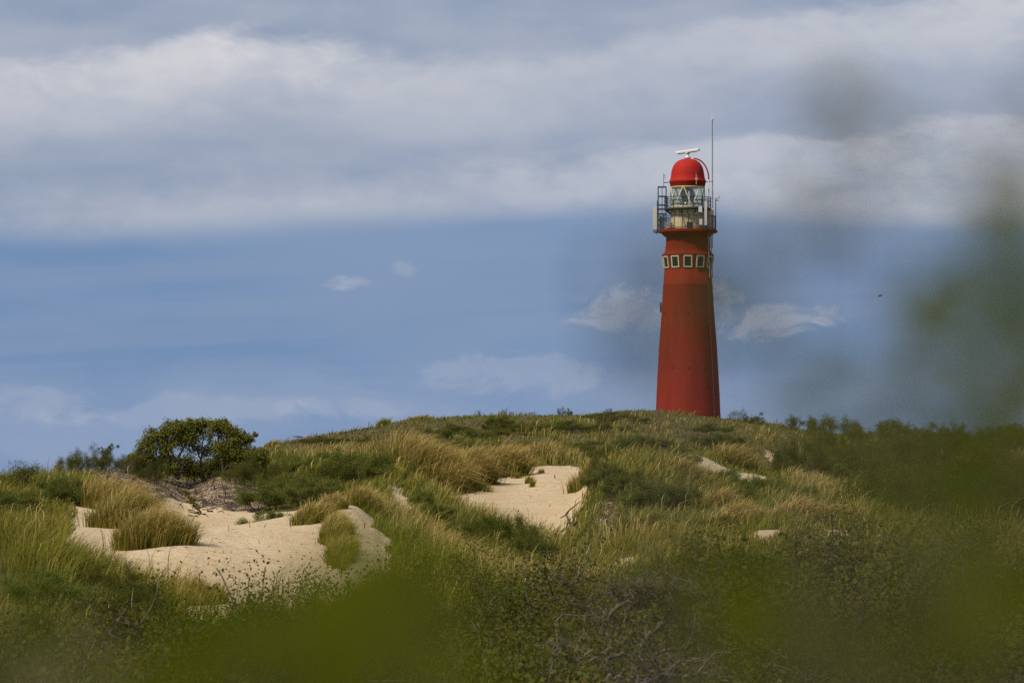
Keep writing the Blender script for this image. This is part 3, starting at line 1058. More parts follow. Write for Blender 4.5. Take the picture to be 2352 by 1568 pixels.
def bush_meshes(seed, H, W_, stems, leaf, per_tip, sig, mat_leaf, mat_wood, levels=3, yellow=.12, brown=.06, lev_max=2, wind=.25, gnarl=.25, fat=1.0):
    r_ = np.random.default_rng(seed)
    segs, tips = skeleton(r_, H, W_, stems, levels, wind, gnarl)
    tp = np.array([t_[0] for t_ in tips])
    sc_ = np.array([W_ / np.ptp(np.percentile(tp[:, 0], [3, 97])), W_ * .9 / np.ptp(np.percentile(tp[:, 1], [3, 97])), H * .93 / np.percentile(tp[:, 2], 97)])
    tp = tp * sc_
    segs = [([p_ * sc_ for p_ in pts], [x * sc_[2] * .8 for x in rads], lev) for pts, rads, lev in segs]
    # keep the crown inside an uneven dome
    keep = tp[:, 2] > .1 * H
    tp = tp[keep]
    n = int(per_tip)
    P = tp[r_.integers(0, len(tp), n)] + np.clip(r_.normal(0, sig, (n, 3)), -1.5 * sig, 1.5 * sig) * np.array([1, 1, .7])
    P[:, 2] = np.abs(P[:, 2])
    V, F, CC = leaf_quads(P, leaf[0], leaf[1], leaf_tint(n, r_, yellow, brown), r_=r_)
    crown = np_mesh('crown', V, F, mat_leaf, CC)
    stem = stems_mesh(segs, 'stems', mat_wood, lev_max, fat=fat)
    return crown, stem


VAR = {
    'buck': [bush_meshes(s_, 1.4, 2.3, 8, (.075, .022), 15000, .10, M_buck, M_bark, 3, .06, .02, 2, .2, .18) for s_ in (1, 2, 3)],
    'thick': [bush_meshes(s_, 2.1, 3.4, 7, (.034, .020), 34000, .13, M_thick, M_bark, 3, .06, .03, 3, .3, .3) for s_ in (4, 5, 6, 7)],
    'rust': [bush_meshes(s_, 1.9, 2.8, 7, (.034, .020), 16000, .12, M_rust, M_grey_twig, 3, .04, .04, 3, .3, .35) for s_ in (8, 9)],
    'twig': [bush_meshes(s_, 1.9, 2.6, 9, (.042, .025), 2200, .10, M_rust, M_grey_twig, 3, .2, .25, 3, .35, .35, .8) for s_ in (10, 13)],
    'green': [bush_meshes(s_, 1.7, 2.6, 7, (.042, .025), 19000, .12, M_fresh, M_bark, 3, .14, .05, 3, .3, .28) for s_ in (14, 15)],
}
SIZE = {}
for k_, l_ in VAR.items():
    SIZE[k_] = []
    for cr, _ in l_:
        co_ = np.empty(len(cr.vertices) * 3, np.float32)
        cr.vertices.foreach_get('co', co_)
        co_ = co_.reshape(-1, 3)
        SIZE[k_].append((float(np.percentile(co_[:, 0], 96) - np.percentile(co_[:, 0], 4)), float(np.percentile(co_[:, 2], 97))))
BR = {'buck': .9, 'thick': 1.2, 'rust': .9, 'twig': .5, 'green': .9}
BUSH_BASE = {'buck': 'sea_buckthorn_bush', 'thick': 'hawthorn_bush', 'rust': 'rusty_bush', 'twig': 'bare_bush', 'green': 'elder_bush'}
cnt = {}
BPOS = []          # footprints: the grass thins out below the bushes


def bush(kind, px, row, d, hpx, label, group=None, wpx=None, drop=0.0, ground_d=None):
    """bush whose foot stands at distance d below (px,row); hpx is its height in the view"""
    b = on_ground(px, d)
    i = cnt.get(kind, 0)
    cnt[kind] = i + 1
    crown, stem = VAR[kind][i % len(VAR[kind])]
    sz = hpx * K * d / SIZE[kind][i % len(VAR[kind])][1]
    sx = (wpx * K * d / SIZE[kind][i % len(VAR[kind])][0]) if wpx else sz * random.uniform(.9, 1.25)
    o = empty(BUSH_BASE[kind], (b.x, b.y, b.z - .05), label, 'bush', group, rz=random.uniform(-.5, .5) + random.choice((0, math.pi)), scale=(sx, sx * random.uniform(.85, 1.1), sz))
    BPOS.append((b.x, b.y, sx * BR[kind]))
    link('crown', crown, o)
    link('stems', stem, o)
    return o


# left hummock and bushes beside the trees
for (px, d, h, w_, kind, lab) in [
    (45, 140, 66, 150, 'buck', 'grey-green bush on the left border hummock'), (130, 132, 58, 110, 'buck', 'grey-green bush on the right flank of the left hummock'),
    (20, 122, 52, 130, 'buck', 'lower grey-green bush at the left border'),
    (175, 154, 50, 90, 'green', 'olive bush left of the bent shrub'), (208, 155, 62, 90, 'thick', 'rounded brownish bush close to the bent shrub'),
    (280, 155, 56, 100, 'thick', 'dark bush between the bent shrub and the tree clump'), (320, 153, 66, 80, 'thick', 'twiggy bush at the left end of the tree clump'),
    (612, 151, 80, 100, 'thick', 'brown-green bush at the right end of the tree clump'), (350, 151, 46, 80, 'thick', 'dark bush filling the foot of the left tree'), (548, 150, 44, 80, 'thick', 'dark bush under the crown of the right tree'), (575, 149, 66, 96, 'thick', 'low leafy bush under the right tree'),
]:
    bush(kind, px, 0, d, h, lab, None, w_)
# big bushy slope between trees and first ridge
for (px, d, h, w_, lab) in [
    (612, 141, 64, 120, 'leftmost grey-green bush of the slope behind the sand crest'), (668, 143, 66, 130, 'second bush of the slope behind the sand crest'),
    (725, 140, 58, 120, 'third bush of the slope, behind the brownish tussock'), (790, 146, 66, 130, 'dark bush at the top of the sand tongue'),
    (850, 144, 62, 120, 'bush left of the narrow sand strip'), (700, 158, 50, 140, 'upper bush on the slope left of the domed tussock'),
    (770, 165, 46, 130, 'upper bush under the seed-topped grass'), (640, 128, 44, 110, 'low bush just behind the sand crest')]:
    bush('buck', px, 0, d, h, lab, 'bushes on the slope behind the sand', w_)
# left near slope
for (px, d, h, w_, kind, lab) in [
    (60, 84, 50, 170, 'buck', 'upper shrub on the near left slope'), (165, 82, 48, 150, 'buck', 'shrub halfway up the near left slope'), (245, 80, 66, 140, 'thick', 'darkest shrub on the near left slope'),
    (325, 79, 60, 120, 'buck', 'shrub at the lower end of the near left slope'), (385, 78, 46, 80, 'buck', 'last shrub of the left slope against the sand'),
    (120, 76, 70, 190, 'buck', 'low shrub at the foot of the near left slope'), (290, 74, 76, 180, 'green', 'green shrub below the darkest slope shrub')]:
    bush(kind, px, 0, d, h, lab, 'shrubs on the near left slope', w_)
# centre buckthorn below the blowout and along the second ridge
for (px, d, h, w_, lab) in [
    (1135, 125, 58, 70, 'left bush of the dark row below the blowout'), (1180, 123, 74, 90, 'middle bush of the dark row below the blowout'), (1225, 121, 76, 80, 'right bush of the dark row below the blowout'),
    (1262, 118, 54, 80, 'low bush at the right end of the dark row'), (1300, 114, 46, 100, 'bush in the dip between ridge and mound'), (1350, 108, 44, 110, 'bush under the steep left face of the mound'), (1270, 106, 50, 120, 'bush at the foot of the second ridge'),
    (970, 131, 38, 56, 'small bush right of the narrow sand strip')]:
    bush('buck', px, 0, d, h, lab, 'bushes below the blowout', w_)
# right mound
for (px, d, h, w_, lab) in [
    (1425, 166, 50, 120, 'bush on the left shoulder of the mound top'), (1490, 168, 52, 130, 'second bush on the mound top'), (1545, 166, 48, 110, 'third bush on the mound top, left of the sand strip'), (1600, 160, 30, 80, 'low bush right below the sand strip'),
    (1650, 150, 44, 110, 'bush in front of the sand strip'), (1715, 148, 48, 120, 'bush below the right end of the sand strip'), (1775, 146, 50, 120, 'bush on the right flank of the mound'), (1830, 142, 42, 110, 'last bush down the right flank of the mound'),
    (1445, 128, 62, 120, 'left bush on the lower face of the mound'), (1510, 126, 66, 140, 'middle bush on the lower face of the mound'), (1575, 126, 58, 130, 'right bush on the lower face of the mound'), (1480, 116, 50, 130, 'lowest left bush on the face of the mound'),
    (1560, 115, 50, 140, 'lowest right bush on the face of the mound'), (1520, 142, 40, 90, 'bush halfway up the mound'), (1640, 112, 40, 110, 'bush left of the small sand scar'), (1700, 134, 40, 110, 'bush above the combed tussocks of the mound')]:
    bush('buck', px, 0, d, h, lab, 'bushes on the right mound', w_)
for (px, d, h, w_, lab) in [(1010, 128, 44, 90, 'first bush up the second ridge'), (1070, 124, 46, 110, 'second bush along the second ridge'), (1150, 114, 42, 120, 'low bush on the front of the second ridge'), (1215, 110, 44, 120, 'low bush at the end of the second ridge')]:
    bush('buck', px, 0, d, h, lab, 'bushes on the second ridge', w_)
# skyline bushes
for (px, d, h, w_, kind, lab) in [
    (1298, 345, 20, 34, 'thick', 'small dark bush on the skyline left of the lighthouse'), (1160, 345, 18, 36, 'rust', 'twiggy bush on the hilltop skyline'), (1100, 345, 16, 24, 'twig', 'thin twiggy bush on the skyline'),
    (1225, 345, 14, 24, 'twig', 'tiny twiggy bush on the hilltop'), (1400, 345, 14, 30, 'twig', 'low twigs on the skyline just left of the tower'), (1700, 344, 30, 50, 'twig', 'thin bush at the right foot of the lighthouse'),
    (1735, 342, 28, 50, 'thick', 'bush a little right of the lighthouse foot'), (1838, 340, 36, 78, 'green', 'broad leafy bush standing on the right skyline'),
    (2060, 342, 36, 84, 'thick', 'jagged bush highest on the far right skyline'), (2122, 340, 30, 50, 'green', 'small bush right of the jagged one'), (2196, 340, 40, 80, 'green', 'flat-topped bush at the right end of the skyline'),
    (2290, 330, 40, 120, 'thick', 'dark bush at the right border skyline')]:
    bush(kind, px, 0, d, h, lab, None, w_)
for (px, d, h, w_, kind, lab) in [
    (1388, 143, 50, 60, 'thick', 'dark bush hanging on the steep left flank of the mound'), (1368, 138, 44, 60, 'buck', 'bush at the sandy edge below the steep flank'), (1405, 136, 46, 70, 'buck', 'bush in the middle of the steep left flank')]:
    bush(kind, px, 0, d, h, lab, None, w_)
R3 = random.Random(12)
for i in range(46):
    px = R3.uniform(690, 1690) if i % 4 == 0 else R3.uniform(1020, 1690)
    d = R3.uniform(228, 326)
    if abs(px - 1700) < 20 and d < 260:
        continue
    kind = R3.choice(['buck', 'thick', 'green', 'thick'])
    look = {'thick': 'dark shrub mat', 'buck': 'grey-green shrub mat', 'green': 'fresh green mat'}[kind]
    where = 'on the left hill shoulder' if px < 1000 else 'above the blowout' if px < 1370 else 'below the lighthouse'
    lay = 'near the skyline' if d > 300 else 'halfway down' if d > 265 else 'at the slope foot'
    bush(kind, px, 0, d, R3.uniform(.35, .8) / (K * d), f'{look} {where}, {lay}', 'low shrubs on the hillside', R3.uniform(2.0, 5.0) / (K * d))
# right-hand valley
R2 = random.Random(3)
vy = []
for i in range(92):
    px = R2.uniform(1700, 2400)
    d = R2.uniform(128, 335)
    if px < 2010 and 95 < d < 215:
        continue
    if px < 1800 and d > 250:
        continue
    vy.append((px, d))
for px, d in vy:
    kind = R2.choice(['thick', 'thick', 'buck', 'green', 'rust'])
    look = {'thick': 'dark olive bush', 'buck': 'grey-green bush', 'green': 'fresh green bush', 'rust': 'thin brownish bush'}[kind]
    where = 'under the right skyline' if d > 280 else ('halfway down the right slope' if d > 200 else 'low in the valley')
    side = 'near the right border' if px > 2120 else 'nearer the tower'
    bush(kind, px, 0, d, R2.uniform(1.3, 2.3) / (K * d), f'{look} {where}, {side}', 'bushes in the right valley', R2.uniform(2.4, 4.4) / (K * d))
for i in range(14):                                  # the scrub goes on past the right border
    px, d = R2.uniform(2440, 3000), R2.uniform(70, 320)
    kind = R2.choice(['thick', 'buck', 'green', 'rust'])
    bush(kind, px, 0, d, R2.uniform(1.2, 2.2) / (K * d), 'bush in the scrub beyond the right border', 'scrub beyond the right border', R2.uniform(2.6, 5) / (K * d))
# foreground thicket
for i in range(150):
    d = R2.uniform(40, 79)
    px = R2.uniform(-60, 2420)
    gz = float(ground((px - 1176) * K, d))
    gr = float(proj(0, d, gz)[1])
    lim = np.interp(px, [0, 400, 560, 700, 800, 900, 1000, 1080, 1150, 1300, 1480, 1560, 1700, 1850, 2000, 2100, 2352],
                    [1420, 1400, 1372, 1368, 1335, 1300, 1290, 1318, 1352, 1335, 1310, 1275, 1248, 1240, 1245, 1285, 1300])
    lim += (R2.uniform(0, 60) if d > 60 else R2.uniform(30, 190)) + (14 if 430 < px < 800 else 0)
    if 1090 < px < 1740 and d < 67:
        lim = max(lim, R2.uniform(1540, 1600))
    h = gr - lim
    hm = h * K * d
    if hm < .9:
        continue
    hm = min(hm, 3.6)
    kind = R2.choice(['thick', 'thick', 'thick', 'green', 'rust', 'thick'])
    look = {'thick': 'dark olive bush', 'green': 'fresh green bush', 'rust': 'reddish thin-leaved bush'}[kind]
    where = ('under the near left slope' if px < 400 else 'below the bare sand' if px < 800 else 'below the grass ridge' if px < 1180 else
             'around the gnarled tree' if px < 1640 else 'below the mound' if px < 2080 else 'towards the right corner')
    lay = 'on the thicket edge' if d > 66 else 'deep in the thicket' if d > 53 else 'lowest in the thicket'
    bush(kind, px, 0, d, hm / (K * d), f'{look} {lay}, {where}', 'bushes of the foreground thicket', max(hm * 1.5, 2.6) / (K * d) * R2.uniform(.9, 1.3))
for (px, d, top, w_, kind, lab) in [(1215, 62, 1395, 260, 'twig', 'bare grey twiggy bush in the middle of the thicket'), (1290, 58, 1440, 280, 'twig', 'second bare grey bush, lower in the thicket'), (1620, 52, 1490, 260, 'twig', 'pale leafless bush at the bottom right of centre'), (80, 64, 1440, 260, 'rust', 'brownish bush in the bottom left corner'), (230, 60, 1450, 260, 'twig', 'bare brown twigs in the bottom left thicket'),
                                  (2150, 66, 1360, 220, 'twig', 'bare twiggy bush in the right part of the thicket'), (1180, 66, 1370, 130, 'rust', 'reddish upright bush at the left of the gnarled tree')]:
    gz = float(ground((px - 1176) * K, d))
    bush(kind, px, 0, d, float(proj(0, d, gz)[1]) - top, lab, None, w_)


# trees with chosen limbs: trunk and limb polylines in the view, crown of leaf sprays round chosen centres
def tree(name, label, cat, d, foot, limbs, sprays, leaf, mat_leaf, mat_wood, seed, per=46, spread=.5, yellow=.12, brown=.06, twigs=5, group=None, fat=1.0, dense=1.0):
    """limbs: [(radius m, [(px,row,depth offset m)...])]; sprays: [(px,row,rx,ry,count)]"""
    r_ = np.random.default_rng(seed)
    b = on_ground(foot, d)
    root = empty(name, b, label, cat, group)
    bb = np.array(b)

    def pt(px, row, off=0.0):
        return at(px, row, d + off) - bb
    m = MB()
    ends = []
    for rad, pts in limbs:
        q = [pt(*p_) for p_ in pts]
        if pts[0][1] == 'g':
            pass
        # finer, slightly crooked polyline
        qq, rr = [], []
        nseg = 5
        for i in range(len(q) - 1):
            for k_ in range(nseg):
                t_ = k_ / nseg
                qq.append(q[i] * (1 - t_) + q[i + 1] * t_ + r_.normal(0, rad * .35, 3))
                rr.append(rad * fat * (1 - .75 * (i + t_) / (len(q) - 1)))
        qq.append(q[-1])
        rr.append(rad * fat * .22)
        m.tube(qq, rr, 5, False)
        ends += qq[len(qq) // 2:]
    E = np.array(ends)
    P, n_tw = [], 0
    for (px, row, rx, ry, n) in sprays:
        n = int(n * dense)
        cc = pt(px, row)
        k_ = max(2, n // per)
        dirs = unit(r_.normal(0, 1, (k_, 3)))
        rad = r_.random(k_)[:, None] ** .45
        sub = cc + dirs * rad * np.array([rx * K * d, max(rx, ry) * K * d * spread * 1.6, ry * K * d])
        for s_ in sub:
            e = E[np.argmin(((E - s_) ** 2).sum(1))]
            mid = (e + s_) / 2 + r_.normal(0, .05, 3) * np.linalg.norm(s_ - e)
            m.tube([e, mid, s_], [.014 * fat, .010 * fat, .005 * fat], 3, False)
            for _ in range(twigs // 2):
                m.tube([s_, s_ + r_.normal(0, .12, 3)], [.006, .003], 3, False)
        sg = min(rx, ry) * K * d * .34
        P.append(sub[r_.integers(0, k_, n)] + r_.normal(0, sg, (n, 3)))
    m.build('trunk', mat_wood, root, True)
    P = np.concatenate(P)
    V, F, CC = leaf_quads(P, leaf[0], leaf[1], leaf_tint(len(P), r_, yellow, brown), r_=r_)
    link('crown', np_mesh('crown', V, F, mat_leaf, CC), root)
    return root


TD = 153
tree('elder_tree', 'many-stemmed small tree at the left of the clump on the sandy bank', 'tree', TD, 408,
     [(.075, [(408, 1098), (404, 1060), (385, 1015), (360, 985)]), (.06, [(409, 1098), (412, 1050), (430, 1010), (440, 985)]), (.05, [(405, 1096), (395, 1050), (365, 1030), (335, 1020)]),
      (.045, [(412, 1096), (425, 1050), (452, 1020)]), (.04, [(400, 1090), (388, 1040), (400, 1000)]), (.035, [(405, 1095), (380, 1060), (345, 1050)])],
     [(345, 1022, 26, 20, 420), (365, 1000, 26, 18, 560), (395, 985, 28, 16, 620), (420, 978, 24, 14, 560), (330, 1045, 26, 18, 260), (380, 1028, 30, 18, 420), (430, 1000, 24, 18, 420), (405, 1010, 28, 18, 360), (335, 1066, 28, 16, 300), (360, 1050, 30, 18, 300), (318, 1072, 14, 10, 160), (312, 1045, 16, 12, 120), (318, 1058, 18, 14, 160), (300, 1050, 8, 6, 30), (392, 1072, 24, 14, 200), (385, 970, 5, 4, 26), (432, 965, 6, 5, 40), (405, 967, 5, 4, 26), (345, 990, 6, 5, 30)],
     (.085, .05), M_elder, M_bark, 21, brown=.10, dense=2.6)
tree('elder_tree', 'slim single-trunked tree in the middle of the clump on the sandy bank', 'tree', TD + .8, 463,
     [(.055, [(464, 1116), (463, 1085), (461, 1050), (466, 1010), (460, 980)]), (.035, [(462, 1055), (445, 1020), (440, 990)]), (.035, [(463, 1045), (482, 1010), (490, 985)])],
     [(445, 976, 22, 12, 480), (468, 976, 22, 14, 380), (455, 1000, 30, 20, 380), (480, 1000, 20, 22, 240), (440, 1024, 24, 18, 240), (470, 1035, 24, 16, 180)],
     (.080, .048), M_elder, M_bark, 22, brown=.3, dense=2.6)
tree('elder_tree', 'broad spreading tree at the right of the clump on the sandy bank', 'tree', TD + .3, 512,
     [(.08, [(514, 1098), (512, 1070), (510, 1035), (500, 1000), (500, 975)]), (.055, [(514, 1085), (530, 1045), (548, 1010), (575, 1000)]), (.05, [(514, 1090), (545, 1070), (575, 1050), (600, 1040)]),
      (.04, [(545, 1082), (560, 1095), (572, 1112)]), (.045, [(513, 1080), (540, 1050), (560, 1030)])],
     [(502, 978, 22, 14, 520), (525, 992, 26, 16, 560), (548, 1010, 26, 16, 560), (520, 1020, 30, 18, 520), (555, 1040, 32, 18, 640), (528, 1048, 28, 14, 520), (575, 1060, 28, 18, 560), (548, 1072, 32, 14, 560), (590, 1085, 26, 16, 520), (566, 1095, 30, 14, 420),
      (585, 1050, 24, 18, 420), (600, 1070, 20, 16, 320), (578, 1108, 26, 12, 420), (550, 1120, 22, 8, 260), (606, 1085, 16, 14, 220), (540, 1100, 26, 12, 300), (520, 968, 5, 5, 30), (545, 985, 6, 5, 34), (562, 995, 6, 4, 30), (600, 1040, 16, 12, 200), (572, 1004, 14, 8, 130), (582, 1000, 8, 6, 60), (500, 1035, 20, 18, 280)],
     (.085, .05), M_elder, M_bark, 23, brown=.08, dense=2.6)
tree('elder_tree', 'dark shaded tree at the back of the clump', 'tree', TD + 2.4, 470,
     [(.05, [(470, 1104), (462, 1080), (440, 1055)]), (.05, [(472, 1104), (490, 1075), (500, 1050)])],
     [(455, 1078, 32, 20, 900), (490, 1072, 30, 20, 800), (425, 1062, 26, 18, 500), (520, 1060, 24, 22, 500), (360, 1062, 30, 16, 400), (390, 1066, 28, 18, 500)],
     (.085, .05), M_thick, M_bark, 24, dense=2.2)
tree('hawthorn_shrub', 'small wind-bent shrub with a flat flag of leaves left of the trees', 'shrub', 156, 236,
     [(.045, [(232, 1090), (236, 1060), (246, 1035), (262, 1026)]), (.025, [(238, 1052), (252, 1036), (272, 1022)])],
     [(245, 1036, 16, 9, 300), (262, 1025, 12, 5, 150), (240, 1052, 12, 9, 200), (232, 1030, 7, 4, 40)],
     (.06, .035), M_rust, M_bark, 25, brown=.3)
tree('elder_shrub', 'green shrub with hanging roots on the bare sand below the trees', 'shrub', 141, 432,
     [(.03, [(462, 1176), (450, 1165), (435, 1145), (428, 1132)]), (.025, [(440, 1155), (420, 1152), (408, 1168)])],
     [(432, 1138, 12, 7, 200), (440, 1150, 15, 9, 320), (452, 1162, 12, 7, 160), (424, 1128, 8, 5, 60), (462, 1176, 12, 4, 90)],
     (.055, .032), M_elder, M_root, 26)
# gnarled tree in the thicket
GD = 52
tree('hawthorn_tree', 'gnarled wind-flattened tree with bare crooked limbs in the front thicket', 'tree', GD, 1420,
     [(.085, [(1440, 1640), (1455, 1560), (1462, 1500), (1520, 1430), (1565, 1392), (1620, 1372)]), (.07, [(1400, 1640), (1404, 1560), (1398, 1500), (1412, 1450), (1404, 1405), (1428, 1372), (1480, 1352)]),
      (.045, [(1458, 1530), (1500, 1500), (1550, 1490), (1590, 1478)]), (.04, [(1404, 1480), (1385, 1440), (1392, 1400)]), (.04, [(1404, 1405), (1440, 1380), (1510, 1372), (1540, 1400)]),
      (.035, [(1395, 1510), (1440, 1500), (1480, 1520), (1530, 1540)]), (.035, [(1460, 1500), (1490, 1470), (1480, 1420)]), (.05, [(1450, 1570), (1510, 1540), (1600, 1520), (1680, 1498)]),
      (.03, [(1510, 1440), (1550, 1440), (1590, 1430)]), (.03, [(1430, 1372), (1400, 1362), (1370, 1350)])],
     [(1450, 1352, 55, 10, 520), (1520, 1350, 60, 11, 600), (1590, 1362, 50, 12, 480), (1480, 1385, 60, 14, 160), (1400, 1420, 30, 24, 90), (1540, 1410, 50, 20, 130), (1470, 1460, 60, 30, 90), (1600, 1440, 40, 26, 140)],
     (.050, .030), M_rust, M_grey_twig, 31, brown=.06, yellow=.08, twigs=12, fat=.85, per=16)
tree('bare_tree', 'low tangle of pale dead limbs along the bottom of the thicket', 'tree', 50, 1500,
     [(.06, [(1440, 1660), (1470, 1580), (1510, 1552), (1600, 1548), (1700, 1560)]), (.035, [(1470, 1580), (1462, 1540), (1470, 1500), (1466, 1475)]), (.03, [(1400, 1560), (1450, 1548), (1490, 1556)]),
      (.03, [(1520, 1555), (1560, 1520), (1600, 1512), (1650, 1530), (1690, 1545)]), (.025, [(1560, 1530), (1530, 1500), (1500, 1510)]), (.025, [(1600, 1548), (1640, 1500), (1700, 1490)]), (.03, [(1250, 1640), (1280, 1560), (1320, 1500), (1330, 1470)]),
      (.025, [(1270, 1600), (1240, 1530), (1260, 1470)]), (.025, [(1300, 1540), (1350, 1500), (1370, 1480)])],
     [(1600, 1540, 60, 18, 120), (1480, 1520, 40, 20, 90), (1300, 1490, 50, 22, 90)],
     (.045, .028), M_rust, M_grey_twig, 32, brown=.06, twigs=12, fat=.85, per=10)

# dead branch in the blowout and roots in the banks
def roots(name, label, cat, d, foot, lines_, mat, rad):
    b = on_ground(foot, d)
    o = empty(name, b, label, cat)
    r_ = np.random.default_rng(int(foot))
    m = MB()
    for ln_ in lines_:
        q = [np.array(on_ground(p_[0], find_d(p_[0], p_[1], d - 9, d + 7))) + np.array([0, 0, p_[2] if len(p_) > 2 else .02]) - np.array(b) for p_ in ln_]
        if name != 'dead_branch':
            m = MB()
        m.tube([v + r_.normal(0, .02, 3) for v in q], list(np.linspace(rad, rad * .4, len(q))), 4, False)
        if name != 'dead_branch':
            m.build('root', mat, o)
    if name == 'dead_branch':
        m.build('limb', mat, o)
    return o


roots('dead_branch', 'forked dark dead branch lying at the right foot of the blowout', 'branch', 143, 1300,
      [[(1325, 1208, .1), (1308, 1206, .15), (1296, 1216, .05), (1285, 1222, .05)], [(1308, 1206, .15), (1300, 1192, .4), (1288, 1200, .3)], [(1300, 1192, .4), (1306, 1184, .5), (1330, 1184, .5)]], M_root, .045)
RL = []
r5 = random.Random(8)
for i in range(26):
    x0, y0 = r5.uniform(425, 530), r5.uniform(1150, 1186)
    RL.append([(x0, y0), (x0 + r5.uniform(4, 12), y0 + r5.uniform(-2, 4)), (x0 + r5.uniform(10, 22), y0 + r5.uniform(-2, 6))])
roots('exposed_roots', 'dark exposed roots scattered on the sand below the green shrub', 'roots', 140, 460, RL, M_root, .028)
RL = []
for i in range(36):
    x0, y0 = r5.uniform(300, 600), r5.uniform(1105, 1160)
    RL.append([(x0, y0), (x0 + r5.uniform(2, 8), y0 + r5.uniform(2, 6)), (x0 + r5.uniform(4, 16), y0 + r5.uniform(5, 14))])
roots('hanging_roots', 'mat of brown roots hanging down the bank under the trees', 'roots', 147, 450, RL, M_root, .022)

# ------------------------------------------------------------------ grass
WIND = np.array([1.0, 0.12, 0.0])
GREEN = np.array([.148, .156, .018])
OLIVE = np.array([.222, .184, .026])
STRAW = np.array([.37, .265, .085])
PALE = np.array([.55, .40, .15])
BROWN = np.array([.16, .105, .055])
GREY = np.array([.150, .160, .052])


def blades(P, h, wd, lean, yaw, c0, c1, seed=None, bend=.45):
    """P (n,3) roots; every blade is five vertices bending with the wind; seed stalks are thin below and thick near the top"""
    n = len(P)
    sd_ = np.zeros(n, bool) if seed is None else seed
    tm = np.where(sd_, .74, .55)[:, None]
    w0 = np.where(sd_, .35, 1.0)[:, None]
    w1 = np.where(sd_, 1.15, .9)[:, None]
    side = np.stack([np.cos(yaw), np.sin(yaw), np.zeros(n)], -1) * (wd / 2)[:, None]
    up = np.zeros((n, 3))
    up[:, 2] = h
    mid = P + up * tm + lean * bend * h[:, None] * tm
    tip = P + up * np.sqrt(np.clip(1 - .55 * np.linalg.norm(lean, axis=1) ** 2, .15, 1))[:, None] + lean * h[:, None]
    V = np.stack([P - side * w0, P + side * w0, mid + side * w1, mid - side * w1, tip], 1).reshape(-1, 3)
    b = np.arange(n, dtype=np.int32)[:, None] * 5
    F = b + np.array([[0, 1, 2, 3]], np.int32)
    F3 = b + np.array([[3, 2, 4]], np.int32)
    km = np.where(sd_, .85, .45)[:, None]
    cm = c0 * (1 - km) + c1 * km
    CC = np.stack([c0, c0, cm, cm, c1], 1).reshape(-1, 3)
    return V, F, F3, CC


def clumps(x, y, cx_, cy_, seed):
    """nearest jittered clump centre: offset to it, distance (1 = clump size) and its random number"""
    gx, gy = x / cx_, y / cy_
    ix, iy = np.floor(gx), np.floor(gy)
    best = np.full(len(x), 9.0)
    ox, oy, rd = np.zeros(len(x)), np.zeros(len(x)), np.zeros(len(x))
    for a in (-1, 0, 1):
        for b_ in (-1, 0, 1):
            jx = ix + a + hash2(ix + a, iy + b_, seed)
            jy = iy + b_ + hash2(ix + a, iy + b_, seed + 1)
            q = np.hypot(gx - jx, gy - jy)
            m_ = q < best
            best = np.where(m_, q, best)
            ox, oy = np.where(m_, gx - jx, ox), np.where(m_, gy - jy, oy)
            rd = np.where(m_, hash2(ix + a, iy + b_, seed + 2), rd)
    return ox, oy, best, rd


# where the ground shows, cell by cell
run = np.minimum.accumulate(np.minimum(GPY, 3000), axis=0)
prev = np.vstack([np.full((1, NC), 3000.0), run[:-1]])
hmar = .55 / (K * GY)
vis = GPY < prev + hmar
inside = (GPX > -700) & (GPX < 3050) & (GPY < 1640) & (GPY > 880) & (GY > 62) & (GY < 400)
dyc = np.maximum(np.abs(GPY[1:] - GPY[:-1]), hmar[:-1] * .10)
area = np.zeros((NR, NC))
area[:-1, :-1] = dyc[:, :-1] * np.diff(GPX, axis=1)[:-1]
wcell = np.where(inside & vis, area, np.where(inside & (GY < 350), area * .10, 0))
wcell *= np.interp(GY, [62, 76, 82, 400], [.10, .15, 1, 1])
wcell *= np.where((GPX < -40) | (GPX > 2400), .22, 1.0)
wcell = wcell[:-1, :-1]


def scatter(n, extra=None):
    wt = wcell if extra is None else wcell * extra[:-1, :-1]
    cs = np.cumsum(wt.ravel())
    k_ = np.searchsorted(cs, rng.random(n) * cs[-1])
    i, j = np.divmod(k_, NC - 1)
    d = drow[i] + rng.random(n) * (drow[i + 1] - drow[i])
    u = cols[j] + rng.random(n) * (cols[j + 1] - cols[j])
    z = ground(u, d)
    px, py = proj(u * d, d, z)
    return u, d, np.stack([u * d, d, z], -1), px, py


GOLD = [  # ground under seed-heavy stands
    ([(820, 1140), (860, 1150), (940, 1205), (1020, 1258), (1140, 1322), (1300, 1378), (1290, 1392), (1120, 1345), (1000, 1288), (920, 1238), (850, 1180)], 98, 124),
    ([(590, 1050), (760, 1035), (900, 1035), (1060, 1060), (1200, 1085), (1160, 1110), (1050, 1110), (900, 1065), (700, 1060)], 198, 222),
    ([(1180, 1050), (1330, 1048), (1330, 1072), (1190, 1078)], 195, 235),
    ([(1360, 1060), (1460, 1060), (1480, 1080), (1360, 1085)], 165, 200),
    ([(1780, 1185), (1990, 1195), (1980, 1212), (1780, 1205)], 110, 128),
    ([(1300, 1245), (1490, 1245), (1490, 1270), (1300, 1275)], 98, 116),
    ([(1760, 1075), (1860, 1110), (2000, 1185), (1960, 1195), (1820, 1125)], 140, 200),
    ([(0, 1218), (110, 1228), (130, 1242), (0, 1238)], 80, 88),
]
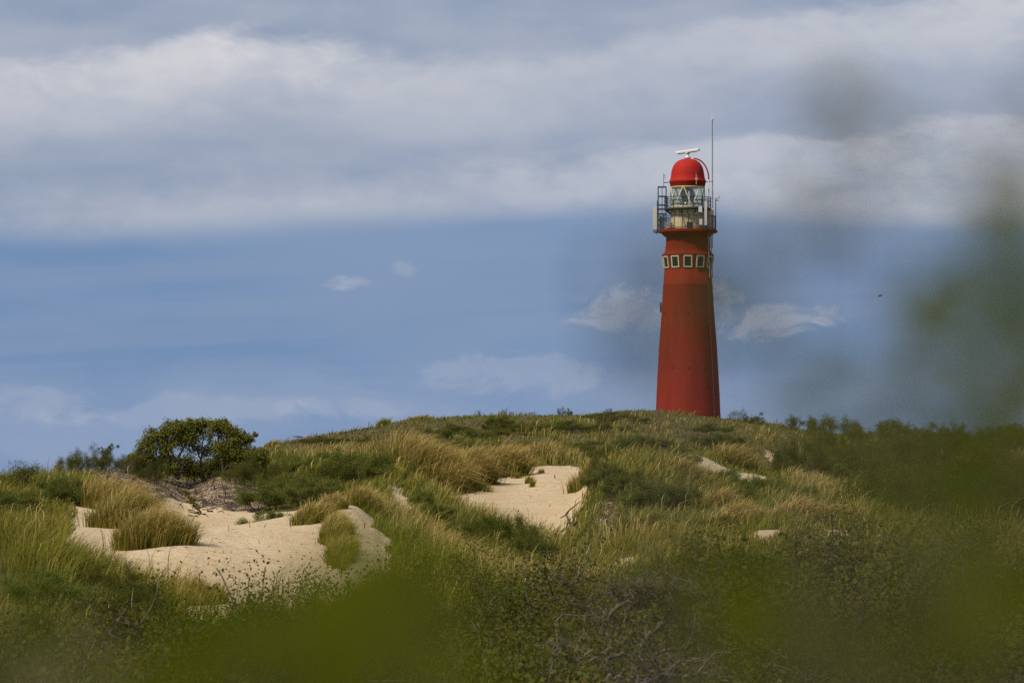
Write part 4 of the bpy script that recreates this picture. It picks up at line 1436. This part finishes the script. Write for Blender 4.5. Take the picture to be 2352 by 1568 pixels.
GREENZ = [([(930, 1130), (1040, 1180), (1300, 1310), (1280, 1360), (1100, 1290), (950, 1210)], 108, 140),
          ([(0, 1240), (200, 1290), (420, 1400), (500, 1500), (0, 1500)], 68, 90),
          ([(-60, 1080), (190, 1080), (190, 1235), (-60, 1235)], 100, 160),
          ([(860, 1190), (1000, 1290), (1120, 1350), (1290, 1395), (1290, 1480), (860, 1480)], 68, 106),
          ([(1330, 1070), (1650, 1070), (1850, 1100), (2090, 1240), (1700, 1262), (1330, 1275)], 100, 200),
          ([(600, 1100), (900, 1090), (900, 1170), (600, 1190)], 134, 180)]


def grass_layer(name, n, dmin, dmax, label):
    u, d, P, px, py = scatter(n)
    jit = ((fbm(P[:, 0] * .9, P[:, 1] * .9, 31) - .5) * 44 + rng.normal(0, 5, n), (fbm(P[:, 0] * .9, P[:, 1] * .9, 37) - .5) * 22 + rng.normal(0, 2.5, n))
    sand = region(px, py, d, SAND, jit)
    litt = region(px, py, d, LITTER)
    keep = (~sand) & (d >= dmin) & (d < dmax) & ((~litt) | (rng.random(n) < np.where(px > 1300, .5, .12)))
    u, d, P, px, py = u[keep], d[keep], P[keep], px[keep], py[keep]
    n = len(u)
    heath = region(px, py, d, HEATH, ((fbm(P[:, 0] * .2, P[:, 1] * .1, 5) - .5) * 120, (fbm(P[:, 0] * .2, P[:, 1] * .1, 6) - .5) * 40))
    gold = region(px, py, d, GOLD)
    grn = region(px, py, d, GREENZ)
    # tussock structure: clumps with their own size, colour and spread
    far = d > 225
    ox, oy, q, rd = clumps(P[:, 0] + .5 * fbm(P[:, 0] * .7, P[:, 1] * .7, 3), P[:, 1], 1.55, 2.3, 211)
    ox2, oy2, q2, rd2 = clumps(P[:, 0], P[:, 1] + .4 * fbm(P[:, 0] * .5, P[:, 1] * .5, 4), 2.3, 5.0, 223)
    ox, oy, q, rd = [np.where(far, b_, a_) for a_, b_ in ((ox, ox2), (oy, oy2), (q, q2), (rd, rd2))]
    big = fbm(P[:, 0] * .10, P[:, 1] * .05, 97, 3)
    prof = np.clip(1 - (q / .72) ** 2, 0, 1)
    tall = np.clip((rd - .30) / .5, 0, 1) * np.clip((big - .30) / .2, .25, 1)
    h = .13 + .14 * rng.random(n) + prof * tall * np.where(d > 300, .50, .78) * (.7 + .5 * rng.random(n))
    h = np.where(heath, .08 + .16 * rng.random(n) + .12 * prof, h)
    h = np.where(gold, np.maximum(h, .42 + .3 * prof) * (.85 + .35 * rng.random(n)), h)
    h = np.where(inpoly(px, py, [(120, 1040), (620, 1040), (620, 1180), (330, 1180), (200, 1120), (120, 1110)]) & (d > 133) & (d < 185), h * .4, h)
    # thin out and shorten below bushes
    bp = np.array(BPOS)
    inb = np.zeros(n, bool)
    for k_ in range(0, len(bp)):
        bx, by, br = bp[k_]
        if by < dmin - 5 or by > dmax + 5:
            continue
        inb |= (np.abs(P[:, 1] - by) < br * 1.1) & (np.abs(P[:, 0] - bx) < br)
    h = np.where(inb, h * .45, h)
    straw = np.clip((big - .40) / .3 + .5 * (rd - .5) + .3 * (rng.random(n) - .5), 0, 1)
    straw = np.where(gold, .45 + .5 * rng.random(n), straw * .62)
    straw = np.where(grn & ~gold, straw * .4, straw)
    is_s = (rng.random(n) < np.where(gold, .05 + .34 * straw, .015 + .24 * straw)) & (h > .22)
    is_s &= ~heath & ~inb
    gmix = np.clip(.45 * rng.random(n) + .55 * hash2(np.floor(rd * 999), np.floor(rd * 77), 5), 0, 1)[:, None]
    base = GREEN * (1 - gmix) + OLIVE * gmix
    gf = np.clip((fbm(P[:, 0] * .3, P[:, 1] * .2, 101, 2) - .5) * 5, 0, 1)[:, None]
    base = base * (1 - gf * .5) + GREY * gf * .5
    base = base * (1 - straw[:, None] * .20) + STRAW * straw[:, None] * .20
    pk = fbm(P[:, 0] * .055, P[:, 1] * .028, 131, 3)
    hf = (np.clip((pk - .5) * 6, 0, 1) * far)[:, None]
    base = base * (1 - hf * .55) + np.array([.20, .145, .045]) * hf * .55
    gk = (np.clip((.47 - pk) * 7, 0, 1) * far)[:, None]
    base = base * (1 - gk * .6) + np.array([.105, .118, .018]) * gk * .6
    hb = (rng.random(n)[:, None])
    dull = BROWN * (1 - hb) + OLIVE * hb * 1.15
    hk = np.clip((vnoise(P[:, 0] * 1.3, P[:, 1] * .8, 15) - .35) * 3, 0, 1)[:, None]
    dull = dull * (1 - hk) + (np.array([.10, .085, .03]) * (.6 + .8 * hb)) * hk
    base = np.where(heath[:, None], dull, base)
    tip = base * 1.15 + .01
    stw = rng.random(n)[:, None] * .7
    tip = np.where(is_s[:, None], STRAW * (1 - stw) + PALE * stw, tip)
    v = .70 + .60 * rng.random(n)[:, None]
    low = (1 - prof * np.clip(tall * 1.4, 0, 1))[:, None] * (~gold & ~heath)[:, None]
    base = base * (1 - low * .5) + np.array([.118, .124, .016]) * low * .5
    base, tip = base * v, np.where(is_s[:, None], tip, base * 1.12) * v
    wind = (.16 + .30 * rng.random(n) + .15 * prof * tall)[:, None] * WIND
    wind = wind + np.stack([ox, oy, ox * 0], -1) * (.75 * tall)[:, None]
    wind = wind + rng.normal(0, .30, (n, 3)) * np.array([1, 1, 0])
    wd = (K * 2.2967 * d) * (.45 + .5 * rng.random(n))
    wd = np.where(is_s, wd * .85, wd)
    h = np.where(is_s, h * 1.3, h)
    yaw = rng.normal(0, .75, n)
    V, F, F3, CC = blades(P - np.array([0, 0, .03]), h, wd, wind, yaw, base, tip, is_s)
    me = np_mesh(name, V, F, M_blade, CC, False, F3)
    return tag(link(name, me), label, kind='stuff')


grass_layer('marram_grass', 370000, 60, 232, 'wind-swept green and straw marram grass over the near dunes')
grass_layer('hill_grass', 310000, 232, 420, 'short olive grass and brown heath on the hill below the lighthouse')


def twig_litter():
    n = 150000
    u, d, P, px, py = scatter(n)
    ed = region(px, py, d, SAND, (rng.normal(0, 3, n), rng.normal(0, 2, n)))
    lt = region(px, py, d, LITTER, (rng.normal(0, 8, n), rng.normal(0, 4, n)))
    near_edge = ed & ~region(px, py, d, SAND, (rng.normal(0, 9, n), rng.normal(0, 5, n)))
    keep = (lt & (rng.random(n) < .85)) | (near_edge & (rng.random(n) < .10)) | (ed & (rng.random(n) < .004))
    P, d = P[keep], d[keep]
    n = len(P)
    q = rng.random(n) * 2 * math.pi
    lean = np.stack([np.cos(q), np.sin(q), 0 * q], -1) * (.7 + .5 * rng.random(n))[:, None]
    k_ = rng.random(n)[:, None]
    c_ = np.array([.055, .038, .026]) * (1 - k_) + np.array([.20, .145, .085]) * k_
    V, F, F3, CC = blades(P - np.array([0, 0, .01]), .08 + .22 * rng.random(n) ** 2, K * 2.2967 * d * (.5 + .6 * rng.random(n)), lean, rng.normal(0, 1, n), c_, c_ * 1.2)
    tag(link('twig_litter', np_mesh('twig_litter', V, F, M_blade, CC, False, F3)), 'dark twigs and dry root litter strewn over the sandy banks', kind='stuff')


twig_litter()


# tussocks one can tell apart
def tussock(px, row, d0, d1, wpx, hpx, n, label, straw=.5, lean=.35, group=None, green=0.75, deep=None):
    d = find_d(px, row, d0, d1)
    b = on_ground(px, d)
    root = empty('grass_tussock', b, label, 'grass tussock', group)
    rx = wpx * K * d / 2
    ry = deep if deep else min(rx * .8, 1.6)
    H = hpx * K * d
    n = int(n * 1.25)
    H *= 1.22
    q, rr = rng.random(n) * 2 * math.pi, np.sqrt(rng.random(n))
    wv = 1.05 + .22 * np.sin(q * 3 + px) + .14 * np.sin(q * 7 + row) + rng.normal(0, .09, n)
    stray = rng.random(n) < .045
    wv = np.where(stray, wv * (1.05 + .4 * rng.random(n)), wv)
    lx, ly = np.cos(q) * rr * rx * wv, np.sin(q) * rr * ry * wv
    wx, wy = b.x + lx, b.y + ly
    z = ground(wx / wy, wy) - b.z
    P = np.stack([lx, ly, z - .04], -1)
    h = H * (.45 + .6 * rng.random(n)) * (1 - .5 * rr ** 2.2) * (.8 + .4 * vnoise(wx * 2.2, wy * 2.2, 7))
    ln = np.stack([lx / rx * .40, ly / ry * .35, np.zeros(n)], -1) + WIND * (lean * (.6 + .7 * rng.random(n)))[:, None] + rng.normal(0, .13, (n, 3)) * np.array([1, 1, 0])
    g_ = rng.random(n)[:, None]
    base = (GREEN * 1.05) * (1 - g_) + OLIVE * g_
    base = base * (1 - (1 - green) * .26) + STRAW * (1 - green) * .26
    base = base * (.75 + .5 * rng.random(n)[:, None])
    sel = rng.random(n) < straw * .5
    wd = K * 2.2967 * d * (.45 + .45 * rng.random(n))
    yaw = rng.normal(0, .75, n)
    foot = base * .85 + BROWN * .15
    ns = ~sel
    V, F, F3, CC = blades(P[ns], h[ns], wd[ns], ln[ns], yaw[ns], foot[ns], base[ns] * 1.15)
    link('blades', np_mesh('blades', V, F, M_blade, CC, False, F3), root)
    if sel.sum() > 4:
        st = rng.random(sel.sum())[:, None]
        tip = (STRAW * (1 - st) + PALE * st) * (.85 + .3 * rng.random(sel.sum())[:, None])
        V, F, F3, CC = blades(P[sel], h[sel] * 1.22, wd[sel] * .8, ln[sel] * 1.1, yaw[sel], base[sel] * .9, tip, np.ones(sel.sum(), bool))
        link('seed_stalks', np_mesh('seed_stalks', V, F, M_blade, CC, False, F3), root)
    return root


TG = 'marram tussocks'
tussock(258, 1162, 100, 132, 150, 62, 4600, 'upper left tussock of the golden trio on the sand', .55, .38)
tussock(298, 1208, 100, 118, 150, 72, 5000, 'middle tussock of the golden trio on the sand', .55, .34)
tussock(348, 1254, 92, 108, 146, 76, 5200, 'lowest tussock of the golden trio, alone on bare sand', .55, .26)
tussock(718, 1200, 105, 118, 84, 42, 2800, 'brownish tussock at the right end of the sand crest', .5, .35)
tussock(760, 1172, 105, 119, 60, 36, 1800, 'tussock at the top of the narrow sand tongue', .55, .3)
tussock(768, 1232, 95, 113, 56, 46, 2600, 'green tussock on the left edge of the sand tongue', .4, .25, deep=1.8)
tussock(784, 1285, 86, 106, 50, 50, 2600, 'lower green tussock beside the sand tongue', .35, .25, deep=2.2)
tussock(838, 1172, 108, 119, 80, 45, 2200, 'golden tussock crowning the right side of the sand tongue', .9, .3)
tussock(972, 1096, 188, 206, 190, 76, 7500, 'largest wind-swept tussock, domed, left of the bare blowout', .62, .55, deep=2.2)
tussock(1080, 1104, 188, 205, 96, 62, 3200, 'straw tussock between the large dome and the blowout rim', .75, .5)
tussock(1145, 1090, 190, 206, 100, 58, 3400, 'golden tussock on the left rim of the blowout', .85, .5)
tussock(1040, 1114, 190, 203, 84, 32, 2000, 'drooping dry tussock at the foot of the large dome', .7, .6, green=.0)
tussock(1250, 1064, 208, 222, 130, 42, 3400, 'long even tussock behind the blowout sand', .75, .2)
tussock(1185, 1052, 215, 240, 60, 34, 1200, 'dark tussock left of the long one behind the blowout', .3, .35)
tussock(1362, 1092, 176, 205, 80, 52, 2600, 'bright green tussock at the right shoulder of the blowout', .45, .3, green=1)
tussock(1680, 1072, 200, 216, 90, 44, 2000, 'green-gold tussock above the right-hand sand strip', .6, .45, green=.8)
tussock(1560, 1128, 140, 156, 110, 46, 2600, 'fan-shaped tussock in the middle of the right mound', .7, .6)
tussock(1640, 1180, 118, 134, 90, 52, 2200, 'upright fan of seed stalks on the right mound', .8, .45)
tussock(1690, 1212, 104, 118, 120, 58, 3400, 'spreading straw tussock above the small sand scar', .8, .6, green=.1)
tussock(1830, 1212, 104, 118, 140, 56, 3600, 'long combed tussock on the right end of the mound', .7, .55, green=.3)
tussock(1920, 1208, 106, 118, 130, 50, 3000, 'straw tussock at the far right end of the mound', .85, .5, green=.2)
tussock(880, 973, 338, 346, 24, 22, 260, 'single dark tussock on the skyline left of the hilltop', 0, .1, green=1)
tussock(622, 1036, 338, 346, 46, 24, 500, 'tussock at the left foot of the skyline', .3, .45, green=.8)
tussock(962, 966, 338, 346, 60, 14, 420, 'low pale tussock on the rising skyline', .5, .3)
tussock(460, 1388, 76, 92, 90, 62, 1500, 'upright straw tussock below the sand beside the left slope', .8, .1)
tussock(2275, 1300, 86, 104, 70, 40, 900, 'pale tussock beside a sand scar at the right border', .8, .4)
for i, (px, row, w_, h_) in enumerate([(1185, 1098, 30, 26), (1215, 1110, 16, 26), (1222, 1118, 12, 24), (1110, 1128, 40, 30), (1242, 1086, 14, 14), (1140, 1112, 10, 12), (900, 1190, 26, 16), (862, 1212, 24, 14)]):
    if px < 1000:
        tussock(px, row, 108, 120, w_, h_, 50, 'sparse green sprig of grass on bare sand', 0, .2, 'sprigs on bare sand', 1, deep=.12)
    else:
        tussock(px, row, 178, 212, w_, h_, 60, 'sparse green sprig of grass on bare sand', 0, .2, 'sprigs on bare sand', 1, deep=.15)

# bird in the air
bd = 240
b = at(2021, 679, bd)
o = empty('bird', Vector(b), 'tiny dark bird flying in the sky at the right', 'bird')
MB().lathe([(.01, -.16), (.045, -.08), (.055, 0), (.045, .08), (.02, .16), (.005, .19)], 8).build('body', M_dark, o, True).rotation_euler = (0, math.radians(75), .3)
for sx in (-1, 1):
    MB().add([(0, .05, .02), (.02, -.05, .02), (.1, sx * .16 - .02, .07), (.06, sx * .34, .04), (0, .05, .035), (.02, -.05, .035), (.1, sx * .16 - .02, .08), (.06, sx * .34, .045)],
             [(0, 1, 2, 3), (4, 7, 6, 5), (0, 3, 7, 4), (1, 5, 6, 2), (0, 4, 5, 1), (2, 6, 7, 3)]).build('wing', M_dark, o)

# ------------------------------------------------------------------ shrubs right in front of the lens (far out of focus)
def near_shrub(label, spots, foot_x, foot_y, seed):
    """spots: (px, row, distance, cover 0..1, green, brown or painted-shade leaf)"""
    r_ = np.random.default_rng(seed)
    u0 = foot_x / foot_y
    b = Vector((foot_x, foot_y, float(ground(u0, foot_y))))
    root = empty('close_shrub', b, label, 'shrub', 'shrubs close to the lens')
    bb = np.array(b)
    m = MB()
    LV = {0: [], 1: [], 2: []}
    for (px, row, d, cov, br) in spots:
        p = at(px, row, d)
        n = 2 + int(cov > .3) + int(cov > .5) * 2
        if row < 1320 and px > 1720 and row > 1000:
            cov *= .42 if px < 2200 else .58
        elif row < 1320 and px > 2100:
            cov *= .72
        elif px > 1450 and row > 1320:
            cov *= .75
        elif row > 1280:
            cov *= .9
        for k_ in range(n):
            q = p + np.array([r_.normal(0, 62), 0, r_.normal(0, 46)]) * K * d + np.array([0, r_.normal(0, .05), 0])
            blur = .01823 / 5.6 / d / .036 * 2352 * K * d         # disc diameter, metres at d
            ar = min(cov, .85) / (n ** .72) * math.pi / 4 * blur ** 2 * 1.1
            ln_ = math.sqrt(ar / .62 * 1.9)
            wd_ = ln_ / 1.9
            th_ = r_.uniform(0, math.pi)
            a_ = np.array([math.cos(th_), r_.uniform(-.3, .3), math.sin(th_)])
            a_ /= np.linalg.norm(a_)
            nn = unit(np.array([r_.uniform(-.35, .35), -1.0, r_.uniform(-.1, .5)]))
            w_ = np.cross(nn, a_)
            w_ /= np.linalg.norm(w_)
            fold = nn * wd_ * .12
            LV[br].append([q - a_ * ln_ / 2, q - a_ * ln_ * .2 + w_ * wd_ * .42 + fold, q + a_ * ln_ * .15 + w_ * wd_ * .5 + fold, q + a_ * ln_ / 2,
                           q + a_ * ln_ * .15 - w_ * wd_ * .5 + fold, q - a_ * ln_ * .2 - w_ * wd_ * .42 + fold])
        if r_.random() < .45:
            continue
        base = np.array([foot_x + r_.normal(0, .05), foot_y + r_.normal(0, .05), b.z - .02])
        knee = np.array([p[0] + r_.normal(0, .01), p[1], -.22])
        tgt = at(px + r_.normal(0, 30), row + 20, d)
        m.tube([base - bb, (base * .45 + knee * .55) + r_.normal(0, .02, 3) - bb, knee - bb, tgt - bb], [.006, .004, .0010, .0005], 4, False)
    m.build('stems', M_bark, root, True)
    for br, mat in ((0, M_near), (1, M_nearb), (2, M_near_shaded)):
        if not LV[br]:
            continue
        V = np.array(LV[br]).reshape(-1, 3) - bb
        n = len(LV[br])
        o6 = np.arange(n)[:, None] * 6
        F = np.concatenate([o6 + np.array([[0, 1, 2, 3]]), o6 + np.array([[0, 3, 4, 5]])])
        tint = np.repeat((.8 + .4 * r_.random(n))[:, None] * np.ones((n, 3)), 6, 0)
        link('leaves', np_mesh('leaves', V, F, mat, tint), root)
    return root


near_shrub('blurred leafy shrub close to the lens along the right border', [
    (1990, 250, 1.0, .34, 1), (2060, 290, .9, .16, 1), (2330, 270, .9, .24, 1), (1920, 300, .9, .10, 1),
    (2230, 620, .95, .40, 0), (2220, 760, .95, .38, 0), (2200, 960, .95, .40, 0), (2270, 700, 1.0, .5, 0), (2280, 950, 1.0, .5, 0), (2130, 900, .9, .2, 0), (2310, 590, 1.0, .72, 0), (2345, 720, 1.0, .76, 0), (2260, 520, .9, .32, 0), (2340, 470, 1.0, .44, 0), (2320, 850, 1.0, .68, 0), (2345, 960, 1.0, .70, 0), (2240, 860, .9, .36, 0), (2250, 680, .9, .30, 0), (2180, 760, .9, .14, 0), (2350, 350, .9, .25, 1),
    (1690, 600, .95, .30, 2), (1490, 610, .9, .18, 2), (1780, 545, .9, .26, 1), (1560, 690, .9, .30, 2), (1605, 700, .9, .30, 2), (1600, 755, .9, .18, 2), (1590, 650, .9, .14, 1),
    (1850, 870, .9, .22, 0), (1930, 930, .95, .28, 0), (1780, 930, .9, .14, 0), (2060, 860, .85, .10, 0), (1400, 600, .85, .06, 0)], .20, 1.05, 41)
near_shrub('blurred dark green shrub close to the lens in the lower right', [
    (2330, 1120, 1.0, .6, 0), (2300, 1240, 1.0, .75, 0), (2340, 1350, 1.0, .75, 0), (2250, 1170, .95, .5, 0), (2150, 1240, .95, .45, 0), (2050, 1150, .95, .34, 0), (1950, 1140, .9, .26, 0), (2200, 1080, .9, .38, 0), (2120, 1090, .9, .25, 0), (1960, 1060, .9, .2, 0), (1870, 1090, .9, .2, 0),
    (1700, 1450, 1.0, .5, 0), (1760, 1380, .95, .4, 0), (1850, 1340, .95, .3, 0), (1610, 1390, .9, .3, 0), (1850, 1500, 1.0, .6, 0), (1750, 1540, 1.0, .5, 0), (1950, 1450, .95, .45, 0), (2050, 1370, .95, .35, 0), (2150, 1440, .95, .45, 0),
    (2250, 1500, 1.0, .5, 0), (2000, 1540, 1.0, .45, 0), (2200, 1370, .95, .5, 0), (2330, 1450, 1.0, .5, 0), (2330, 1560, 1.0, .45, 0), (1650, 1290, .9, .22, 0), (2100, 1550, .9, .4, 0), (1500, 1420, .85, .15, 0), (1900, 1250, .9, .2, 0), (1500, 1300, .85, .1, 0)], .13, 1.15, 42)
near_shrub('blurred dark olive shrub close to the lens along the bottom left', [
    (900, 1400, 1.0, .8, 0), (1000, 1380, 1.0, .55, 0), (800, 1430, 1.0, .75, 0), (700, 1440, 1.0, .7, 0), (600, 1450, 1.0, .6, 0), (590, 1340, .85, .2, 0), (880, 1330, .95, .4, 0), (960, 1335, .95, .45, 0), (500, 1500, 1.0, .5, 0),
    (420, 1480, .9, .35, 0), (650, 1545, 1.0, .7, 0), (750, 1545, 1.0, .7, 0), (400, 1560, 1.0, .5, 0), (300, 1565, 1.0, .4, 0), (850, 1540, 1.0, .5, 0), (60, 1560, .9, .4, 1), (1000, 1540, .9, .35, 0), (830, 1240, .85, .14, 0), (950, 1450, .95, .5, 0),
    (1080, 1330, .9, .2, 0), (200, 1500, .9, .2, 0), (40, 1320, .85, .12, 0), (760, 1360, .9, .25, 0), (20, 1450, .9, .2, 0), (560, 1520, .95, .5, 0)], -.06, 1.1, 43)

# ------------------------------------------------------------------ labels: look-alikes are told apart by their place from the left
ORD = ['leftmost', 'second from left', 'third from left', 'fourth from left', 'fifth from left', 'sixth from left', 'seventh from left', 'eighth from left',
       'ninth from left', 'tenth from left', 'eleventh from left', 'twelfth from left', 'thirteenth from left', 'fourteenth from left']
same = {}
for o in SC.objects:
    if o.parent is None and o.get('category') and o.get('group') and o.get('label'):
        same.setdefault(o['label'], []).append(o)
for lab, os_ in same.items():
    if 1 < len(os_) <= len(ORD):
        os_.sort(key=lambda o: o.location.x / o.location.y)
        for i, o in enumerate(os_):
            o['label'] = f'{lab}, {ORD[i]}'
